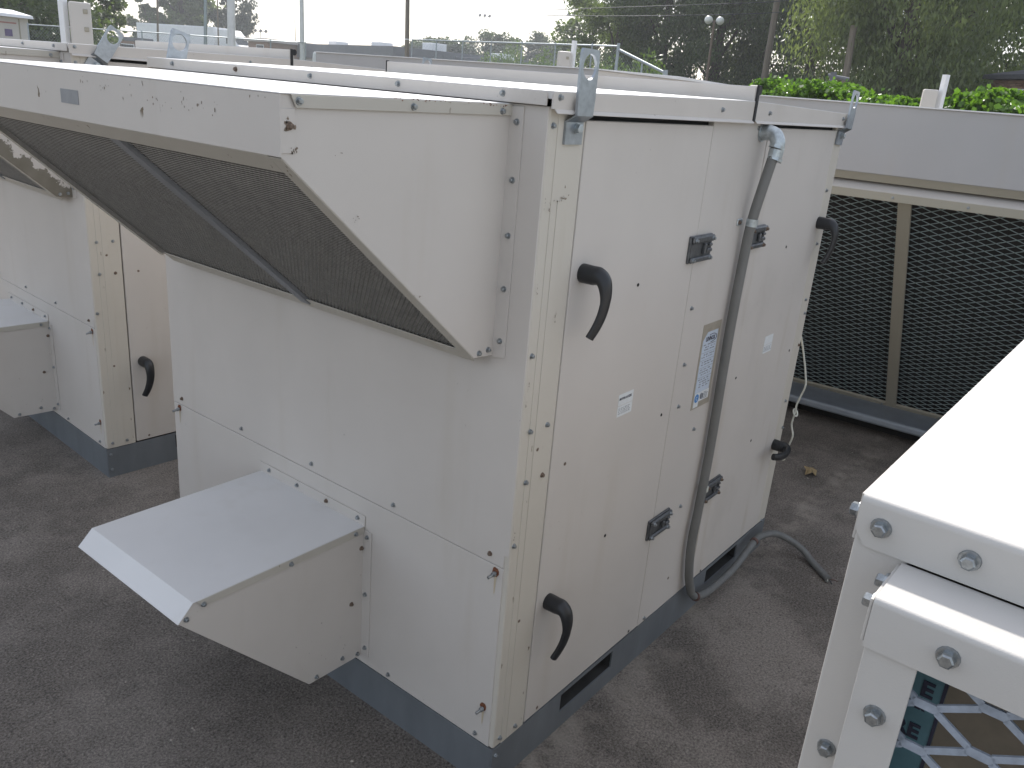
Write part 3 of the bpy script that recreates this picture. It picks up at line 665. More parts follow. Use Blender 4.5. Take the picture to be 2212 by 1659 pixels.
# ------------------------------------------------------------------ condenser-end units standing behind
def build_condenser(label):
    U = empty('condensing_unit')        # local: front panel at x = 0, y along the face 0..-LEN, depth +x
    LEN, DEP = 2.2, 1.55
    zt, zp = 1.484, 1.233
    box('inner_casing', U, .80, DEP-.02, -LEN+.02, -.02, .12, zt-.03, 'dark', 0)
    box('upper_panel', U, 0, .02, -LEN, 0, zp, zt-.004, 'cream3', .002)
    tpn = prism('top_panel', U, [(-.008, -LEN-.01, zt-.005), (DEP+.01, -LEN-.01, zt-.005), (DEP+.01, -LEN-.01, zt), (DEP/2, -LEN-.01, zt+.012), (-.008, -LEN-.01, zt)], (0, LEN+.02, 0), 'cream_lit_top', .001)
    prism('panel_hem', U, [(.001, -LEN+.002, zp-.0005), (.024, -LEN+.002, zp-.030), (.030, -LEN+.002, zp-.030), (.020, -LEN+.002, zp-.0005)], (0, LEN-.004, 0), 'taupe', .0005)  # shade under the upper panel put into the hem's darker colour
    for y in (-.0, -LEN):
        s = prism('side_panel', U, [(.0205, y, .11), (.021, y, zp-.03), (.0205, y, zt-.006), (DEP, y, zt-.006), (DEP, y, .11)], (0, -.015 if y == 0 else .015, 0), 'cream', .001)
    box('rear_panel', U, DEP-.015, DEP+.002, -LEN+.016, -.016, .11, zt-.006, 'cream')
    lg = prism('ledge_channel', U, [(-.012, -LEN+.01, 1.172), (.060, -LEN+.01, 1.203), (.060, -LEN+.01, 1.198), (-.008, -LEN+.01, 1.166)], (0, LEN-.02, 0), 'cream', .0006)
    th = math.radians(0)
    # slanted guard: bottom (x .80,z .112) to top (x .02, z 1.165)
    B = Vector((.80, 0, .112)); T = Vector((.015, 0, 1.166)); V = (T-B); H = V.length; V.normalize(); Nn = Vector((-V.z, 0, V.x))
    def slab(name, parent, y0, y1, v0, v1, d0, d1, m):
        p = [B+V*v0+Vector((0, y0, 0))+Nn*d0, B+V*v0+Vector((0, y1, 0))+Nn*d0, B+V*v1+Vector((0, y1, 0))+Nn*d0, B+V*v1+Vector((0, y0, 0))+Nn*d0]
        return prism(name, parent, [tuple(q) for q in p], tuple(Nn*(d1-d0)), m, .0006)
    Nn = -Nn if Nn.x > 0 else Nn
    box('frame_top', U, -.013, -.003, -LEN+.01, -.01, 1.140, 1.1705, 'taupe', .001)
    slab('frame_bottom', U, -LEN+.01, -.01, .0, .026, 0, .012, 'taupe')
    ys = [-.012, -.62, -1.23, -1.83, -LEN+.012]
    dv = []
    for y in ys:
        d = slab('frame_divider', U, y-.022 if y > -.1 else (y-.024), y if y > -.1 else y+.024, .026, H-.02, .001, .014, 'taupe'); dv.append(d)
    for y in np.arange(-.15, -LEN, -.26):
        screw(U, (-.013, float(y), 1.155), NF)
        p = B+V*.013+Vector((0, float(y), 0))+Nn*.012; screw(U, p, Nn)
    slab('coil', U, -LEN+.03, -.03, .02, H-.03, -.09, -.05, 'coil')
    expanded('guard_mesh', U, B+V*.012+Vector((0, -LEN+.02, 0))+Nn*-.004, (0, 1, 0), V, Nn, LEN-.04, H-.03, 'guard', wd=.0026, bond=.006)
    # base pan ledge and runners
    bm = bmesh.new(); bbox(bm, .565, DEP+.01, -LEN, 0, .070, .108, .012, 3); from_bm('base_pan', bm, 'pan', U)
    for x0 in (.70, DEP-.12): box('base_runner', U, x0, x0+.08, -LEN+.02, -.02, 0, .0698, 'dark', .002)  # near-black colour carries the shade beneath the pan
    return U
cu = build_condenser('')
cu.location = (2.235, 1.215, 0); cu.rotation_euler = (0, 0, R(2.2))
tag(cu, 'cream condensing unit with slanted expanded metal coil guard behind the conduit', 'air conditioner', 'condensing units in the back row')
cu2 = copy_tree(cu); cu2.location = (2.55, 3.75, .05); cu2.rotation_euler = (0, 0, R(-2))
cu2.location = (2.55, 3.75, 0); cu2.scale = (1, 1, 1.045)
tag(cu2, 'cream condensing unit top showing behind the unit with the peeling hood', 'air conditioner')

# ------------------------------------------------------------------ near unit beside the camera
nu = empty('condensing_unit', (-.6, -.715, 0), R(-1.0), 'cream condensing unit with bright hex screws, coil guard frame and teal warning label', 'air conditioner')
ztp = 1.202; LEN, DEP = 1.35, 1.30
def nbox(name, x0, x1, y0, y1, z0, z1, m, bev=.0015, parent=nu, seg=2): return box(name, parent, x0, x1, y0, y1, z0, z1, m, bev, seg)
def bent(name, parent, prof, y0, y1, m, th=.0016):
    """sheet bent along a profile in x-z, extruded along y"""
    P = [Vector((x, 0, z)) for x, z in prof]; inn = []
    for i in range(len(P)):
        t_ = (P[min(i+1, len(P)-1)]-P[max(0, i-1)]).normalized(); inn.append(P[i]+Vector((-t_.z, 0, t_.x))*th*SGN)
    bm = bmesh.new(); R0 = [[bm.verts.new((q.x, y, q.z)) for q in P] for y in (y0, y1)]; R1 = [[bm.verts.new((q.x, y, q.z)) for q in inn] for y in (y0, y1)]
    n = len(P)
    for k in range(n-1):
        bm.faces.new((R0[0][k], R0[0][k+1], R0[1][k+1], R0[1][k])); bm.faces.new((R1[0][k], R1[0][k+1], R1[1][k+1], R1[1][k]))
        for e in (0, 1): bm.faces.new((R0[e][k], R0[e][k+1], R1[e][k+1], R1[e][k]))
    for k in (0, n-1): bm.faces.new((R0[0][k], R0[1][k], R1[1][k], R1[0][k]))
    return bm
SGN = 1
def arc(cx, cz, r_, a0, a1, n=6): return [(cx+r_*math.cos(R(a0+(a1-a0)*k/n)), cz+r_*math.sin(R(a0+(a1-a0)*k/n))) for k in range(n+1)]
bm = bent('top_panel', nu, [(DEP, ztp)]+arc(.004, ztp-.005, .005, 90, 180)+[(-.001, ztp-.0345)], -LEN, -.0012, 'cream4')
bmesh.ops.bisect_plane(bm, geom=bm.verts[:]+bm.edges[:]+bm.faces[:], plane_co=(0, -.0012, ztp-.024), plane_no=(0, .0105, -.0073), clear_outer=True)
ntop = from_bm('top_panel', bm, 'cream4', nu, True); ntop.data.set_sharp_from_angle(angle=R(30)); flip = ntop
slip = nbox('side_lip', .004, DEP, -.0012, .0006, ztp-.034, ztp-.001, 'cream4', .0004, ntop)
for y in np.arange(-.0165, -LEN, -.0525): put(BIGSCREW, 'hex_screw', flip, (-.0012, float(y), ztp-.018), NF)
for x in np.arange(.012, DEP-.02, .085): put(BIGSCREW, 'hex_screw', slip, (float(x), .0006, ztp-.017), (0, 1, 0))
nbox('corner_post', .0012, .030, -.036, -.0014, .06, ztp-.003, 'cream4', .002)
nbox('side_panel', .031, DEP-.004, -.018, -.0022, .06, ztp-.003, 'cream4')
nbox('rear_panel', DEP-.02, DEP-.003, -LEN+.004, -.019, .06, ztp-.003, 'cream4')
nbox('far_side_panel', .002, DEP-.021, -LEN+.002, -LEN+.016, .06, ztp-.003, 'cream4')
np_ = nu
for z in (1.005, .87, .72, .55): put(BIGSCREW, 'hex_screw', nu, (.0012, -.0175, z), NF)
# protruding top channel
bm = bent('guard_channel', nu, [(-.0005, 1.1658)]+arc(-.0533, 1.1618, .004, 90, 180)+[(-.0573, 1.1325)], -LEN+.004, -.0335, 'cream4')
nch = from_bm('guard_channel', bm, 'cream4', nu, True); nch.data.set_sharp_from_angle(angle=R(30))
nbox('channel_end', -.0552, -.0005, -.0330, -.0312, 1.1345, 1.1638, 'cream4', .0004, nch)
for y in (-.078, -.20, -.33, -.46, -.6, -.75, -.9): put(BIGSCREW, 'hex_screw', nch, (-.0573, y, 1.1490), NF)
for x in (-.040, -.018): put(BIGSCREW, 'hex_screw', nch, (x, -.0312, 1.1535 if x < -.03 else 1.1575), (0, 1, 0))
# guard frame and mesh
for y0, y1 in ((-.0650, -.0345), (-LEN+.004, -LEN+.036)):
    f_ = nbox('frame_side', -.0553, -.0535, y0, y1, .105, 1.1328, 'cream4', .0006)
    for z in (1.0895, .95, .80, .65, .5, .35): put(BIGSCREW, 'hex_screw', f_, (-.0553, (y0+y1)/2, z), NF)
nbox('frame_return', -.0533, .0, -.0362, -.0345, .105, 1.1280, 'cream4', .0004)
nbox('frame_bottom', -.0553, -.0535, -LEN+.0365, -.0655, .105, .135, 'cream4', .0006)
expanded('guard_mesh', nu, (-.0490, -LEN+.01, .11), (0, 1, 0), (0, 0, 1), (1, 0, 0), LEN-.05, 1.132-.11, 'guard4', wd=.0043, th=.0020, off=(.0125, .005), bond=.015)
box('coil', nu, -.004, .02, -LEN+.02, -.037, .07, 1.158, 'copperdust', 0)
lb = box('warning_label', nu, -.0062, -.0045, -.0785, -.0370, .98, 1.118, 'teal', 0)
bm = bmesh.new()
bbox(bm, -.0070, -.0063, -.0785, -.0764, .98, 1.118); bprism(bm, [(-.0066, -.037, 1.037), (-.0066, -.0765, 1.008), (-.0066, -.0765, 1.004), (-.0066, -.037, 1.033)], (-.0006, 0, 0)); from_bm('label_border', bm, 'ink', lb)
RTF = (R(90), 0, R(-90))
for s, y, z, sz in (('E', -.0640, 1.0850, .016), ('HR', -.0605, 1.0745, .0065), ('RE', -.0600, 1.0520, .015)): text_obj('lettering', lb, s, sz, (-.0070, y+.0 if s != 'RE' else y+.006, z), RTF, 'ink', bold=.0005)
nbox('base_rail', .0, DEP, -LEN, -.0, 0, .0595, 'rail', .002)

# ------------------------------------------------------------------ small things on the ground
bm = bmesh.new(); n = 12; pts = []
for k in range(n):
    a = 2*math.pi*k/n; r_ = .038*(1+.35*math.sin(3*a+.5)+random.uniform(-.15, .15)); pts.append(bm.verts.new((r_*math.cos(a), r_*.62*math.sin(a), .006+.022*abs(math.sin(a*1.5)))))
c_ = bm.verts.new((0, 0, .032))
for k in range(n): bm.faces.new((c_, pts[k], pts[(k+1) % n]))
lf = from_bm('dry_leaf', bm, 'leafdry'); lf.location = (2.20, .09, 0); lf.rotation_euler = (0, 0, .6)
sm = lf.modifiers.new('thick', 'SOLIDIFY'); sm.thickness = .0015
tag(lf, 'curled dry brown leaf lying on the asphalt near the slanted coil guard', 'leaf')
vs, fs = [], []
for k in range(1300):
    x, y = random.uniform(-1.0, 2.6), random.uniform(-.8, 3.4)
    if (-.01 < x < 1.48 and -.01 < y < 1.2): continue
    s = random.choice((.001, .0012, .0015, .002, .003)) * random.uniform(.7, 1.5); b0 = len(vs); a0 = random.uniform(0, 6)
    for q in range(5): a = a0+q*1.2566; vs.append((x+s*math.cos(a)*random.uniform(.7, 1.2), y+s*math.sin(a)*random.uniform(.7, 1.2), .0005))
    vs.append((x, y, s*.9)); fs += [(b0+q, b0+(q+1) % 5, b0+5) for q in range(5)]
me = bpy.data.meshes.new('grit'); me.from_pydata(vs, [], fs); me.materials.append(plain('pale_grit', (.38, .34, .29), .9, 0, .35, 30)); gr_ = link(bpy.data.objects.new('grit', me))
tag(gr_, 'small pale grit scattered over the asphalt', 'grit', kind='stuff')

# ------------------------------------------------------------------ foliage
def leaf_mesh(name, P, D, size, m, aspect=1.7):
    n = len(P); D = D/np.maximum(1e-6, np.linalg.norm(D, axis=1, keepdims=True))
    r = rng.normal(size=(n, 3)); s = np.cross(D, r); s /= np.maximum(1e-6, np.linalg.norm(s, axis=1, keepdims=True))
    L = (size*rng.uniform(.6, 1.4, n))[:, None]; Wd = L/aspect*.5
    nrm = np.cross(D, s)
    v = np.stack([P-D*L*.5, P+s*Wd-D*L*.05+nrm*L*.08, P+D*L*.5, P-s*Wd-D*L*.05+nrm*L*.08], 1).reshape(-1, 3)
    me = bpy.data.meshes.new(name); me.vertices.add(4*n); me.vertices.foreach_set('co', v.astype(np.float32).ravel())
    me.loops.add(4*n); me.loops.foreach_set('vertex_index', np.arange(4*n, dtype=np.int32))
    me.polygons.add(n); me.polygons.foreach_set('loop_start', np.arange(0, 4*n, 4, dtype=np.int32)); me.polygons.foreach_set('loop_total', np.full(n, 4, dtype=np.int32))
    me.update(calc_edges=True); setmat(me, m); return me
def tree(label, group, base, height, cr, m, nleaf, lsize, trunk_r, cbot=.15, nclump=46, droop=0.0, seed=0, shape='round', lean=(0, 0), aspect=1.7):
    rg = np.random.default_rng(seed+100); rd_ = random.Random(seed)
    t_ = empty('tree', base, 0, label, 'tree', group)
    bm = bmesh.new(); h = height
    axis = [(lean[0]*f*h*.1+rd_.uniform(-.1, .1)*f*cr*.3, lean[1]*f*h*.1, f*h*.86) for f in (0, .15, .35, .55, .8, 1)]
    btube(bm, axis, [trunk_r*1.25, trunk_r, trunk_r*.8, trunk_r*.55, trunk_r*.3, trunk_r*.1], 8)
    C = []
    for k in range(nclump):
        f = cbot+(1-cbot)*rg.random()**.85
        if shape == 'cone': rr = cr*(1.02-f)*rg.uniform(.35, 1.0)
        elif shape == 'column': rr = cr*rg.uniform(.1, 1)*(1-(max(0, f-.6)/.4)**2*.7)
        else: rr = cr*math.sqrt(max(.04, 1-((f-.55)/.52)**2))*rg.uniform(.3, 1.0)
        a = rg.uniform(0, 2*math.pi); C.append((rr*math.cos(a), rr*math.sin(a), f*h*.97))
    C = np.array(C)
    for k in range(min(16, nclump)):
        c = C[k]; z0 = max(.1*h, c[2]*rd_.uniform(.5, .8)); a0 = Vector((axis[2][0]*.5, 0, z0)); mid_ = a0.lerp(Vector(c), .5)+Vector((0, 0, .03*h))
        btube(bm, [a0, mid_, Vector(c)], [trunk_r*.38, trunk_r*.22, trunk_r*.06], 6)
    tk = from_bm('trunk', bm, 'bark', t_, True)
    per = nleaf//nclump; Ps, Ds = [], []
    for c in C:
        sz = cr*rg.uniform(.16, .36)*(1 if shape != 'cone' else .7)
        d = rg.normal(size=(per, 3)); d /= np.linalg.norm(d, axis=1, keepdims=True)
        rad_ = rg.random(per)[:, None]**.45
        p = c+d*rad_*np.array([sz*1.15, sz*1.15, sz*(.8 if shape != 'cone' else .35)])
        if droop:
            p[:, 2] -= rg.random(per)**1.5*droop*cr*.7; dd = np.tile([0, 0, -1.0], (per, 1))+rg.normal(size=(per, 3))*.35
        else: dd = d+rg.normal(size=(per, 3))*.7+np.array([0, 0, -.35])
        Ps.append(p); Ds.append(dd)
    P = np.concatenate(Ps); D = np.concatenate(Ds); P[:, 2] = np.maximum(P[:, 2], .05*h)
    link(bpy.data.objects.new('crown', leaf_mesh('crown', P, D, lsize, m, aspect)), t_); return t_
def base_at(u, dist, v=150):
    p = far_at(u, v, dist); return (p.x, p.y, gz(p.x, p.y)-.05)
# big trees on the right: (picture column, distance, height, crown radius, material, droop, label)
BIG = [
 (1330, 52, 12.0, 3.4, 'leaf_mid', 0, 'loose airy tree at the left edge of the dark wood, sky showing through'),
 (1428, 50, 15.0, 3.2, 'leaf_dark', .2, 'tall dark tree behind the double globe lamp'),
 (1545, 48, 15.0, 3.4, 'leaf_dark', .2, 'dense dark tree between the globe lamp and the nearer wooden pole'),
 (1640, 50, 16.0, 3.3, 'leaf_mid', .3, 'grey green tree rising behind the wooden pole'),
 (1750, 47, 16.0, 3.3, 'leaf_dark', .2, 'dense dark tree between the two wooden poles'),
 (1945, 31, 12.5, 3.3, 'leaf_willow', 1.0, 'weeping willow with pale hanging foliage over the vine hedge'),
 (2080, 37, 15.0, 3.4, 'leaf_mid', .5, 'broad green tree beside the willow, dark limbs showing'),
 (2215, 42, 15.0, 3.6, 'leaf_dark', .3, 'dark tree rising behind the brick house'),
]
for i, (u, d, h, cr, m_, dr, lab) in enumerate(BIG):
    tree(lab, 'trees of the wood behind the hedge', base_at(u, d), h, cr, m_, 56000 if dr < 1 else 90000, .15 if dr < 1 else .17, .28, .04, 90 if dr < 1 else 110, dr, seed=i+1, aspect=1.7 if dr < 1 else 2.8)
# far hazy row
for i, u in enumerate((905, 935, 968, 1000, 1032, 1066, 1100, 1136, 1172, 1208, 1245)):
    d = 135+12*math.sin(i*2.3); h = (5.0+.7*math.sin(i*1.7)+.22*i)
    tree('pale hazy tree in the far row beyond the dark roofed building', 'far row of trees', base_at(u, d), h, 3.6, 'leaf_far', 5200, .40, .3, .05, 26, 0, seed=40+i)
tree('mid green tree stepping down from the wood towards the far row', None, base_at(1272, 75), 8.2, 3.2, 'leaf_mid', 6000, .34, .3, .05, 36, 0, seed=60)
# left group
tree('huge dark tree behind the white roofed shed', None, base_at(60, 48), 11.5, 5.4, 'leaf_dark', 46000, .22, .4, .02, 80, 0, seed=71)
tree('dark spreading tree beside the huge one, crown reaching the meter box', None, base_at(140, 55), 8.5, 2.9, 'leaf_dark', 26000, .22, .35, .02, 50, 0, seed=72)
tree('tall leafy tree standing above the white truck trailer', None, base_at(398, 132), 15.0, 5.0, 'leaf_mid', 16000, .46, .35, .03, 50, 0, seed=73, shape='column')
tree('second leafy tree beside the grey pole above the trailer', None, base_at(440, 135), 14.5, 4.0, 'leaf_mid', 12000, .46, .3, .03, 40, 0, seed=74, shape='column')
tree('small rounded tree left of the truck trailer beside a thin pole', None, base_at(330, 130), 7.4, 2.8, 'leaf_dark', 7000, .42, .25, .03, 30, 0, seed=75)
tree('sparse spruce with drooping branches behind the pale thick pole', None, base_at(508, 128), 17.5, 4.6, 'leaf_con', 16000, .40, .2, .05, 90, .35, seed=76, shape='cone')
def bush(label, base, r, h, m, n, ls, seed, group=None):
    rg = np.random.default_rng(seed); o = empty('bush', base, 0, label, 'bush', group)
    bm = bmesh.new()
    for k in range(5): a = k*1.3; btube(bm, [(0, 0, 0), (r*.3*math.cos(a), r*.3*math.sin(a), h*.4), (r*.6*math.cos(a), r*.6*math.sin(a), h*.75)], [.04, .025, .008], 5)
    from_bm('stem', bm, 'bark', o, True)
    d = rg.normal(size=(n, 3)); d /= np.linalg.norm(d, axis=1, keepdims=True); d[:, 2] = np.abs(d[:, 2])
    p = d*(rg.random((n, 1))**.4)*np.array([r, r, h]); p *= (1+.25*np.sin(p[:, :1]*4/r)*np.cos(p[:, 1:2]*3.3/r)); link(bpy.data.objects.new('crown', leaf_mesh('crown', p, d+rg.normal(size=(n, 3))*.6, ls, m)), o); return o
for i, (u, d, r_, h) in enumerate(((1048, 70, 1.5, 2.9), (1095, 66, 1.9, 3.6), (1165, 60, 1.5, 3.2), (1385, 34, 1.6, 2.6), (1310, 36, 1.4, 2.4))):
    bush(('round yellow green bush growing in front of the far trees', 'wild light green bush at the foot of the wood, seen through the gate')[i > 2], base_at(u, d), r_, h, 'leaf_bush', 5000, .15, 200+i, ('bushes before the far trees', 'bushes at the foot of the wood')[i > 2])
# vine hedge on a fence behind the condensing unit
hd = empty('vine_hedge', (0, 0, 0), 0, 'bright green leafy vine hedge running along behind the slanted coil guard unit', 'hedge')
Ps, Ds = [], []; a0 = far_at(1655, 200, 13.0); a1 = far_at(2330, 230, 9.6)
ax = np.array([a0.x, a0.y]); bx = np.array([a1.x, a1.y]); dirv = (bx-ax); Lh = np.linalg.norm(dirv); dirv /= Lh; nrm = np.array([-dirv[1], dirv[0]])
nl = 42000; s = rng.random(nl)*Lh
topz = 1.71-.05*(s > Lh*.62)+.07*np.sin(s*1.9)+.035*np.sin(s*5.1+1)+.035*np.sin(s*11.3)+.03*np.sin(s*3.3+2); topz += np.where(rng.random(nl) < .02, rng.random(nl)*.10, 0)
zz_ = np.maximum(.1, topz-np.abs(rng.normal(0, .55, nl))*rng.random(nl)); off = rng.normal(0, .20, nl)*(.7+.5*np.sin(s*4.0)*np.cos(zz_*5))
P = np.column_stack([ax[0]+dirv[0]*s+nrm[0]*off, ax[1]+dirv[1]*s+nrm[1]*off, zz_])
D = np.column_stack([rng.normal(0, .6, nl), rng.normal(0, .6, nl), rng.normal(-.5, .5, nl)])
link(bpy.data.objects.new('foliage', leaf_mesh('foliage', P, D, .062, 'leaf_vine', 1.25)), hd)
bm = bmesh.new()
for k in range(9): q = ax+dirv*Lh*k/8; btube(bm, [(q[0], q[1], 0), (q[0], q[1], 1.5)], .03, 8)
for z in (.2, .85, 1.45): btube(bm, [(ax[0], ax[1], z), (bx[0], bx[1], z)], .02, 6)
from_bm('support_fence', bm, 'bark', hd)

# ------------------------------------------------------------------ poles, lamps, wires
def up_pole(name, label, cat, u0, v0, u1, v1, dist, r0, r1, m, group=None):
    """pole through the picture points (u1,v1) low and (u0,v0) high; foot on the ground"""
    lo = far_at(u1, v1, dist); hi = far_at(u0, v0, dist); ax_ = (hi-lo); f = (gz(lo.x, lo.y)-lo.z)/ax_.z; foot = lo+ax_*f; top_ = lo+ax_*1.0
    o = empty(name, foot, 0, label, cat, group)
    tube('shaft', o, [(0, 0, 0), tuple((top_-foot)*.5), tuple(top_-foot)], [r0, (r0+r1)/2, r1], m, 12); return o, top_-foot
o, tp_ = up_pole('utility_pole', 'weathered wooden pole nearest the globe lamp, carrying two wires', 'pole', 1704, -150, 1648, 188, 38, .15, .11, 'wood', 'wooden poles by the wood')
tube('cross_arm', o, [tuple(tp_+Vector((-.8, .6, -.5))), tuple(tp_+Vector((.8, -.6, -.5)))], .07, 'wood', 6)
o, tp_ = up_pole('utility_pole', 'wooden pole half hidden by the willow foliage', 'pole', 1845, 55, 1822, 195, 29.3, .115, .10, 'wood', 'wooden poles by the wood')
o, tp_ = up_pole('utility_pole', 'brown wooden pole with a pale band standing alone against the sky', 'pole', 882, -140, 879, 128, 46, .13, .10, 'wood')
d_ = tp_.normalized(); c_ = tp_*.0
lo = far_at(879, 85, 46)-Vector(o.location); tube('pale_band', o, [tuple(lo-d_*.03), tuple(lo+d_*.03)], .135, 'globe', 12)
up_pole('steel_pole', 'slim pale steel pole standing clear against the white sky', 'pole', 650, -120, 653, 118, 30, .085, .06, 'steelpole')
up_pole('steel_pole', 'thick pale steel pole in front of the spruce', 'pole', 497, -160, 500, 90, 26, .115, .095, 'steelpole')
up_pole('steel_pole', 'grey pole standing in front of the truck trailer', 'pole', 443, -120, 444, 92, 42, .08, .065, 'galv')
up_pole('utility_pole', 'thin brown pole by the small rounded tree', 'pole', 339, -60, 341, 82, 70, .08, .06, 'wood', 'thin distant poles')
up_pole('utility_pole', 'very thin distant pole between the shed trees and the brick block', 'pole', 254, -60, 259, 70, 75, .045, .035, 'wood', 'thin distant poles')
up_pole('utility_pole', 'thin dark pole between the grey pole and the thick pale one', 'pole', 468, -50, 471, 60, 75, .06, .045, 'wood', 'thin distant poles')
up_pole('utility_pole', 'short thin mast on the long low building', 'pole', 637, 38, 638, 90, 100, .05, .04, 'wood', 'thin distant poles')
# double globe lamp
o, tp_ = up_pole('street_lamp', 'thin street lamp with two white globes against the dark wood', 'lamp', 1543, 44, 1525, 182, 34, .055, .045, 'rustscrew')
tube('lamp_arm', o, [tuple(tp_+Vector((-.34*.6, .34*.8, -.05))), tuple(tp_+Vector((.34*.6, -.34*.8, -.05)))], .03, 'hinge', 8)
for s_ in (-1, 1):
    bm = bmesh.new(); bmesh.ops.create_uvsphere(bm, u_segments=16, v_segments=10, radius=.15); g_ = from_bm('globe', bm, 'globe', o, True)
    g_.location = tp_+Vector((.21*s_*.6, -.21*s_*.8, .0)); g_.scale = (1, 1, .95)
# floodlight masts far away
for u, v, d, lab in ((1047, 35, 170, 'faint floodlight mast alone in the white sky'), (1240, 33, 150, 'faint floodlight mast beside the airy tree'), (563, 68, 160, 'short floodlight mast by the pale roofed building')):
    o, tp_ = up_pole('floodlight_mast', lab, 'lamp', u, v, u+1, 150, d, .07, .06, 'galv', 'floodlight masts')
    for k in (-1, 0, 1): 
        b__ = box('floodlight', o, -.3, .3, -.2, .2, -.25, .25, 'hinge', .05); b__.location = tp_+Vector((.9*k*.6, -.9*k*.8, .1)); b__.rotation_euler = (.5, 0, .9)
    tube('cross_arm', o, [tuple(tp_+Vector((-.8, 1.0, 0))), tuple(tp_+Vector((.8, -1.0, 0)))], .05, 'galv', 6)
for lab, pts in (('upper overhead wire crossing in front of the wood', ((1180, 22, 37), (1301, 17, 37), (1597, 7, 37), (1700, 1, 38), (1960, -22, 40))), ('lower overhead wire crossing in front of the wood', ((1180, 33, 37), (1355, 34.5, 37), (1637, 29, 37), (1760, 18.5, 38), (1994, 0, 40), (2300, -30, 42)))):
    o = tube('overhead_wire', None, spline([tuple(far_at(*p)) for p in pts], 6), .014, 'wire', 6); tag(o, lab, 'wire', 'overhead wires')
o, tp_ = up_pole('sign_post', 'dark blue grey post with a crossbar behind the vine hedge', 'sign', 1801, 156, 1797, 185, 16, .05, .05, 'broof')
pa, pb = far_at(1788, 163, 16)-Vector(o.location), far_at(1834, 172, 16)-Vector(o.location); tube('crossbar', o, [tuple(pa), tuple(pb)], .035, 'broof', 8)

# ------------------------------------------------------------------ chain link fence and gate
FD = 19.0
def fence_panel(root, p, q, zlo, zhi_p, zhi_q, seg=.075):
    """wire mesh between two points as crossing strands"""
    p, q = Vector(p), Vector(q); L = (q-p).length; vs, fs = [], []; r_ = .0016
    def strand(a, b_):
        k = len(vs); d = (b_-a).normalized(); s = Vector((-d.z*(q-p).x/L, -d.z*(q-p).y/L, d.dot((q-p).normalized())))*r_
        for c in (a-s, a+s, b_+s, b_-s): vs.append(tuple(c))
        fs.append((k, k+1, k+2, k+3))
    n = int((L+3)/seg)
    for k in range(-int(3/seg), n):
        for sg in (1, -1):
            pts = []
            for tt in np.linspace(0, 1, 25):
                x = k*seg+sg*tt*2.6+(2.6 if sg < 0 else 0); z = zlo+tt*2.6
                if 0 <= x <= L and z <= zhi_p+(zhi_q-zhi_p)*x/L: pts.append(p+(q-p)*(x/L)+Vector((0, 0, z-p.z)))
            if len(pts) > 1: strand(pts[0], pts[-1])
    me = bpy.data.meshes.new('wire_mesh'); me.from_pydata(vs, [], fs); setmat(me, 'galv'); return link(bpy.data.objects.new('wire_mesh', me), root)
gl, gp, ge = far_at(890, 95, FD+6), far_at(1336, 100, FD), far_at(1437, 158, FD-1)
fn = empty('chain_link_fence', (gp.x, gp.y, 0), 0, 'tall chain link fence whose top rail slopes down to a short post', 'fence')
O = Vector(fn.location)
zt = gp.z
tube('top_rail', fn, [tuple(Vector((gl.x, gl.y, zt+.03))-O), tuple(gp-O)], .019, 'galv', 10)
tube('bottom_rail', fn, [tuple(Vector((gl.x, gl.y, .35))-O), tuple(Vector((gp.x, gp.y, .35))-O)], .02, 'galv', 8)
tube('sloping_brace', fn, [tuple(gp-O+Vector((0, 0, -.06))), tuple(ge-O)], .028, 'galv', 10)
lr0 = far_at(1336, 165, FD); tube('lower_rail', fn, [tuple(lr0-O), tuple(far_at(1437, 169, FD-1)-O)], .024, 'galv', 10)
for p_, rr in ((gp, .034), (ge, .05)): 
    tube('post', fn, [(p_.x-O.x, p_.y-O.y, gz(p_.x, p_.y)), tuple(p_-O+Vector((0, 0, .06)))], rr, 'galv', 12)
mm = far_at(1388, 132, FD-.5); tube('post', fn, [(mm.x-O.x, mm.y-O.y, .1), tuple(mm-O)], .02, 'galv', 8)
for f in np.linspace(0, .9, 7):
    q = gl.lerp(gp, float(f)); tube('post', fn, [(q.x-O.x, q.y-O.y, .1), (q.x-O.x, q.y-O.y, zt+.05)], .016, 'galv', 8)
fence_panel(fn, (gl.x-O.x, gl.y-O.y, .1), (gp.x-O.x, gp.y-O.y, .1), .1, zt, zt)
fence_panel(fn, (gp.x-O.x, gp.y-O.y, .1), (ge.x-O.x, ge.y-O.y, .1), .1, zt-.1, ge.z)
l0, l1 = far_at(60, 55, 24), far_at(660, 100, 30)
f2 = empty('chain_link_fence', (l0.x, l0.y, 0), 0, 'chain link fence running before the truck and the shed', 'fence'); O = Vector(f2.location)
zl = far_at(200, 68, 25).z
tube('top_rail', f2, [(0, 0, zl), (l1.x-O.x, l1.y-O.y, zl+.35)], .014, 'galv', 8)
for f in np.linspace(0, 1, 7): tube('post', f2, [((l1.x-O.x)*f, (l1.y-O.y)*f, .1), ((l1.x-O.x)*f, (l1.y-O.y)*f, zl+.35*f+.03)], .018, 'galv', 8)
fence_panel(f2, (0, 0, .1), (l1.x-O.x, l1.y-O.y, .1), .1, zl, zl+.35)

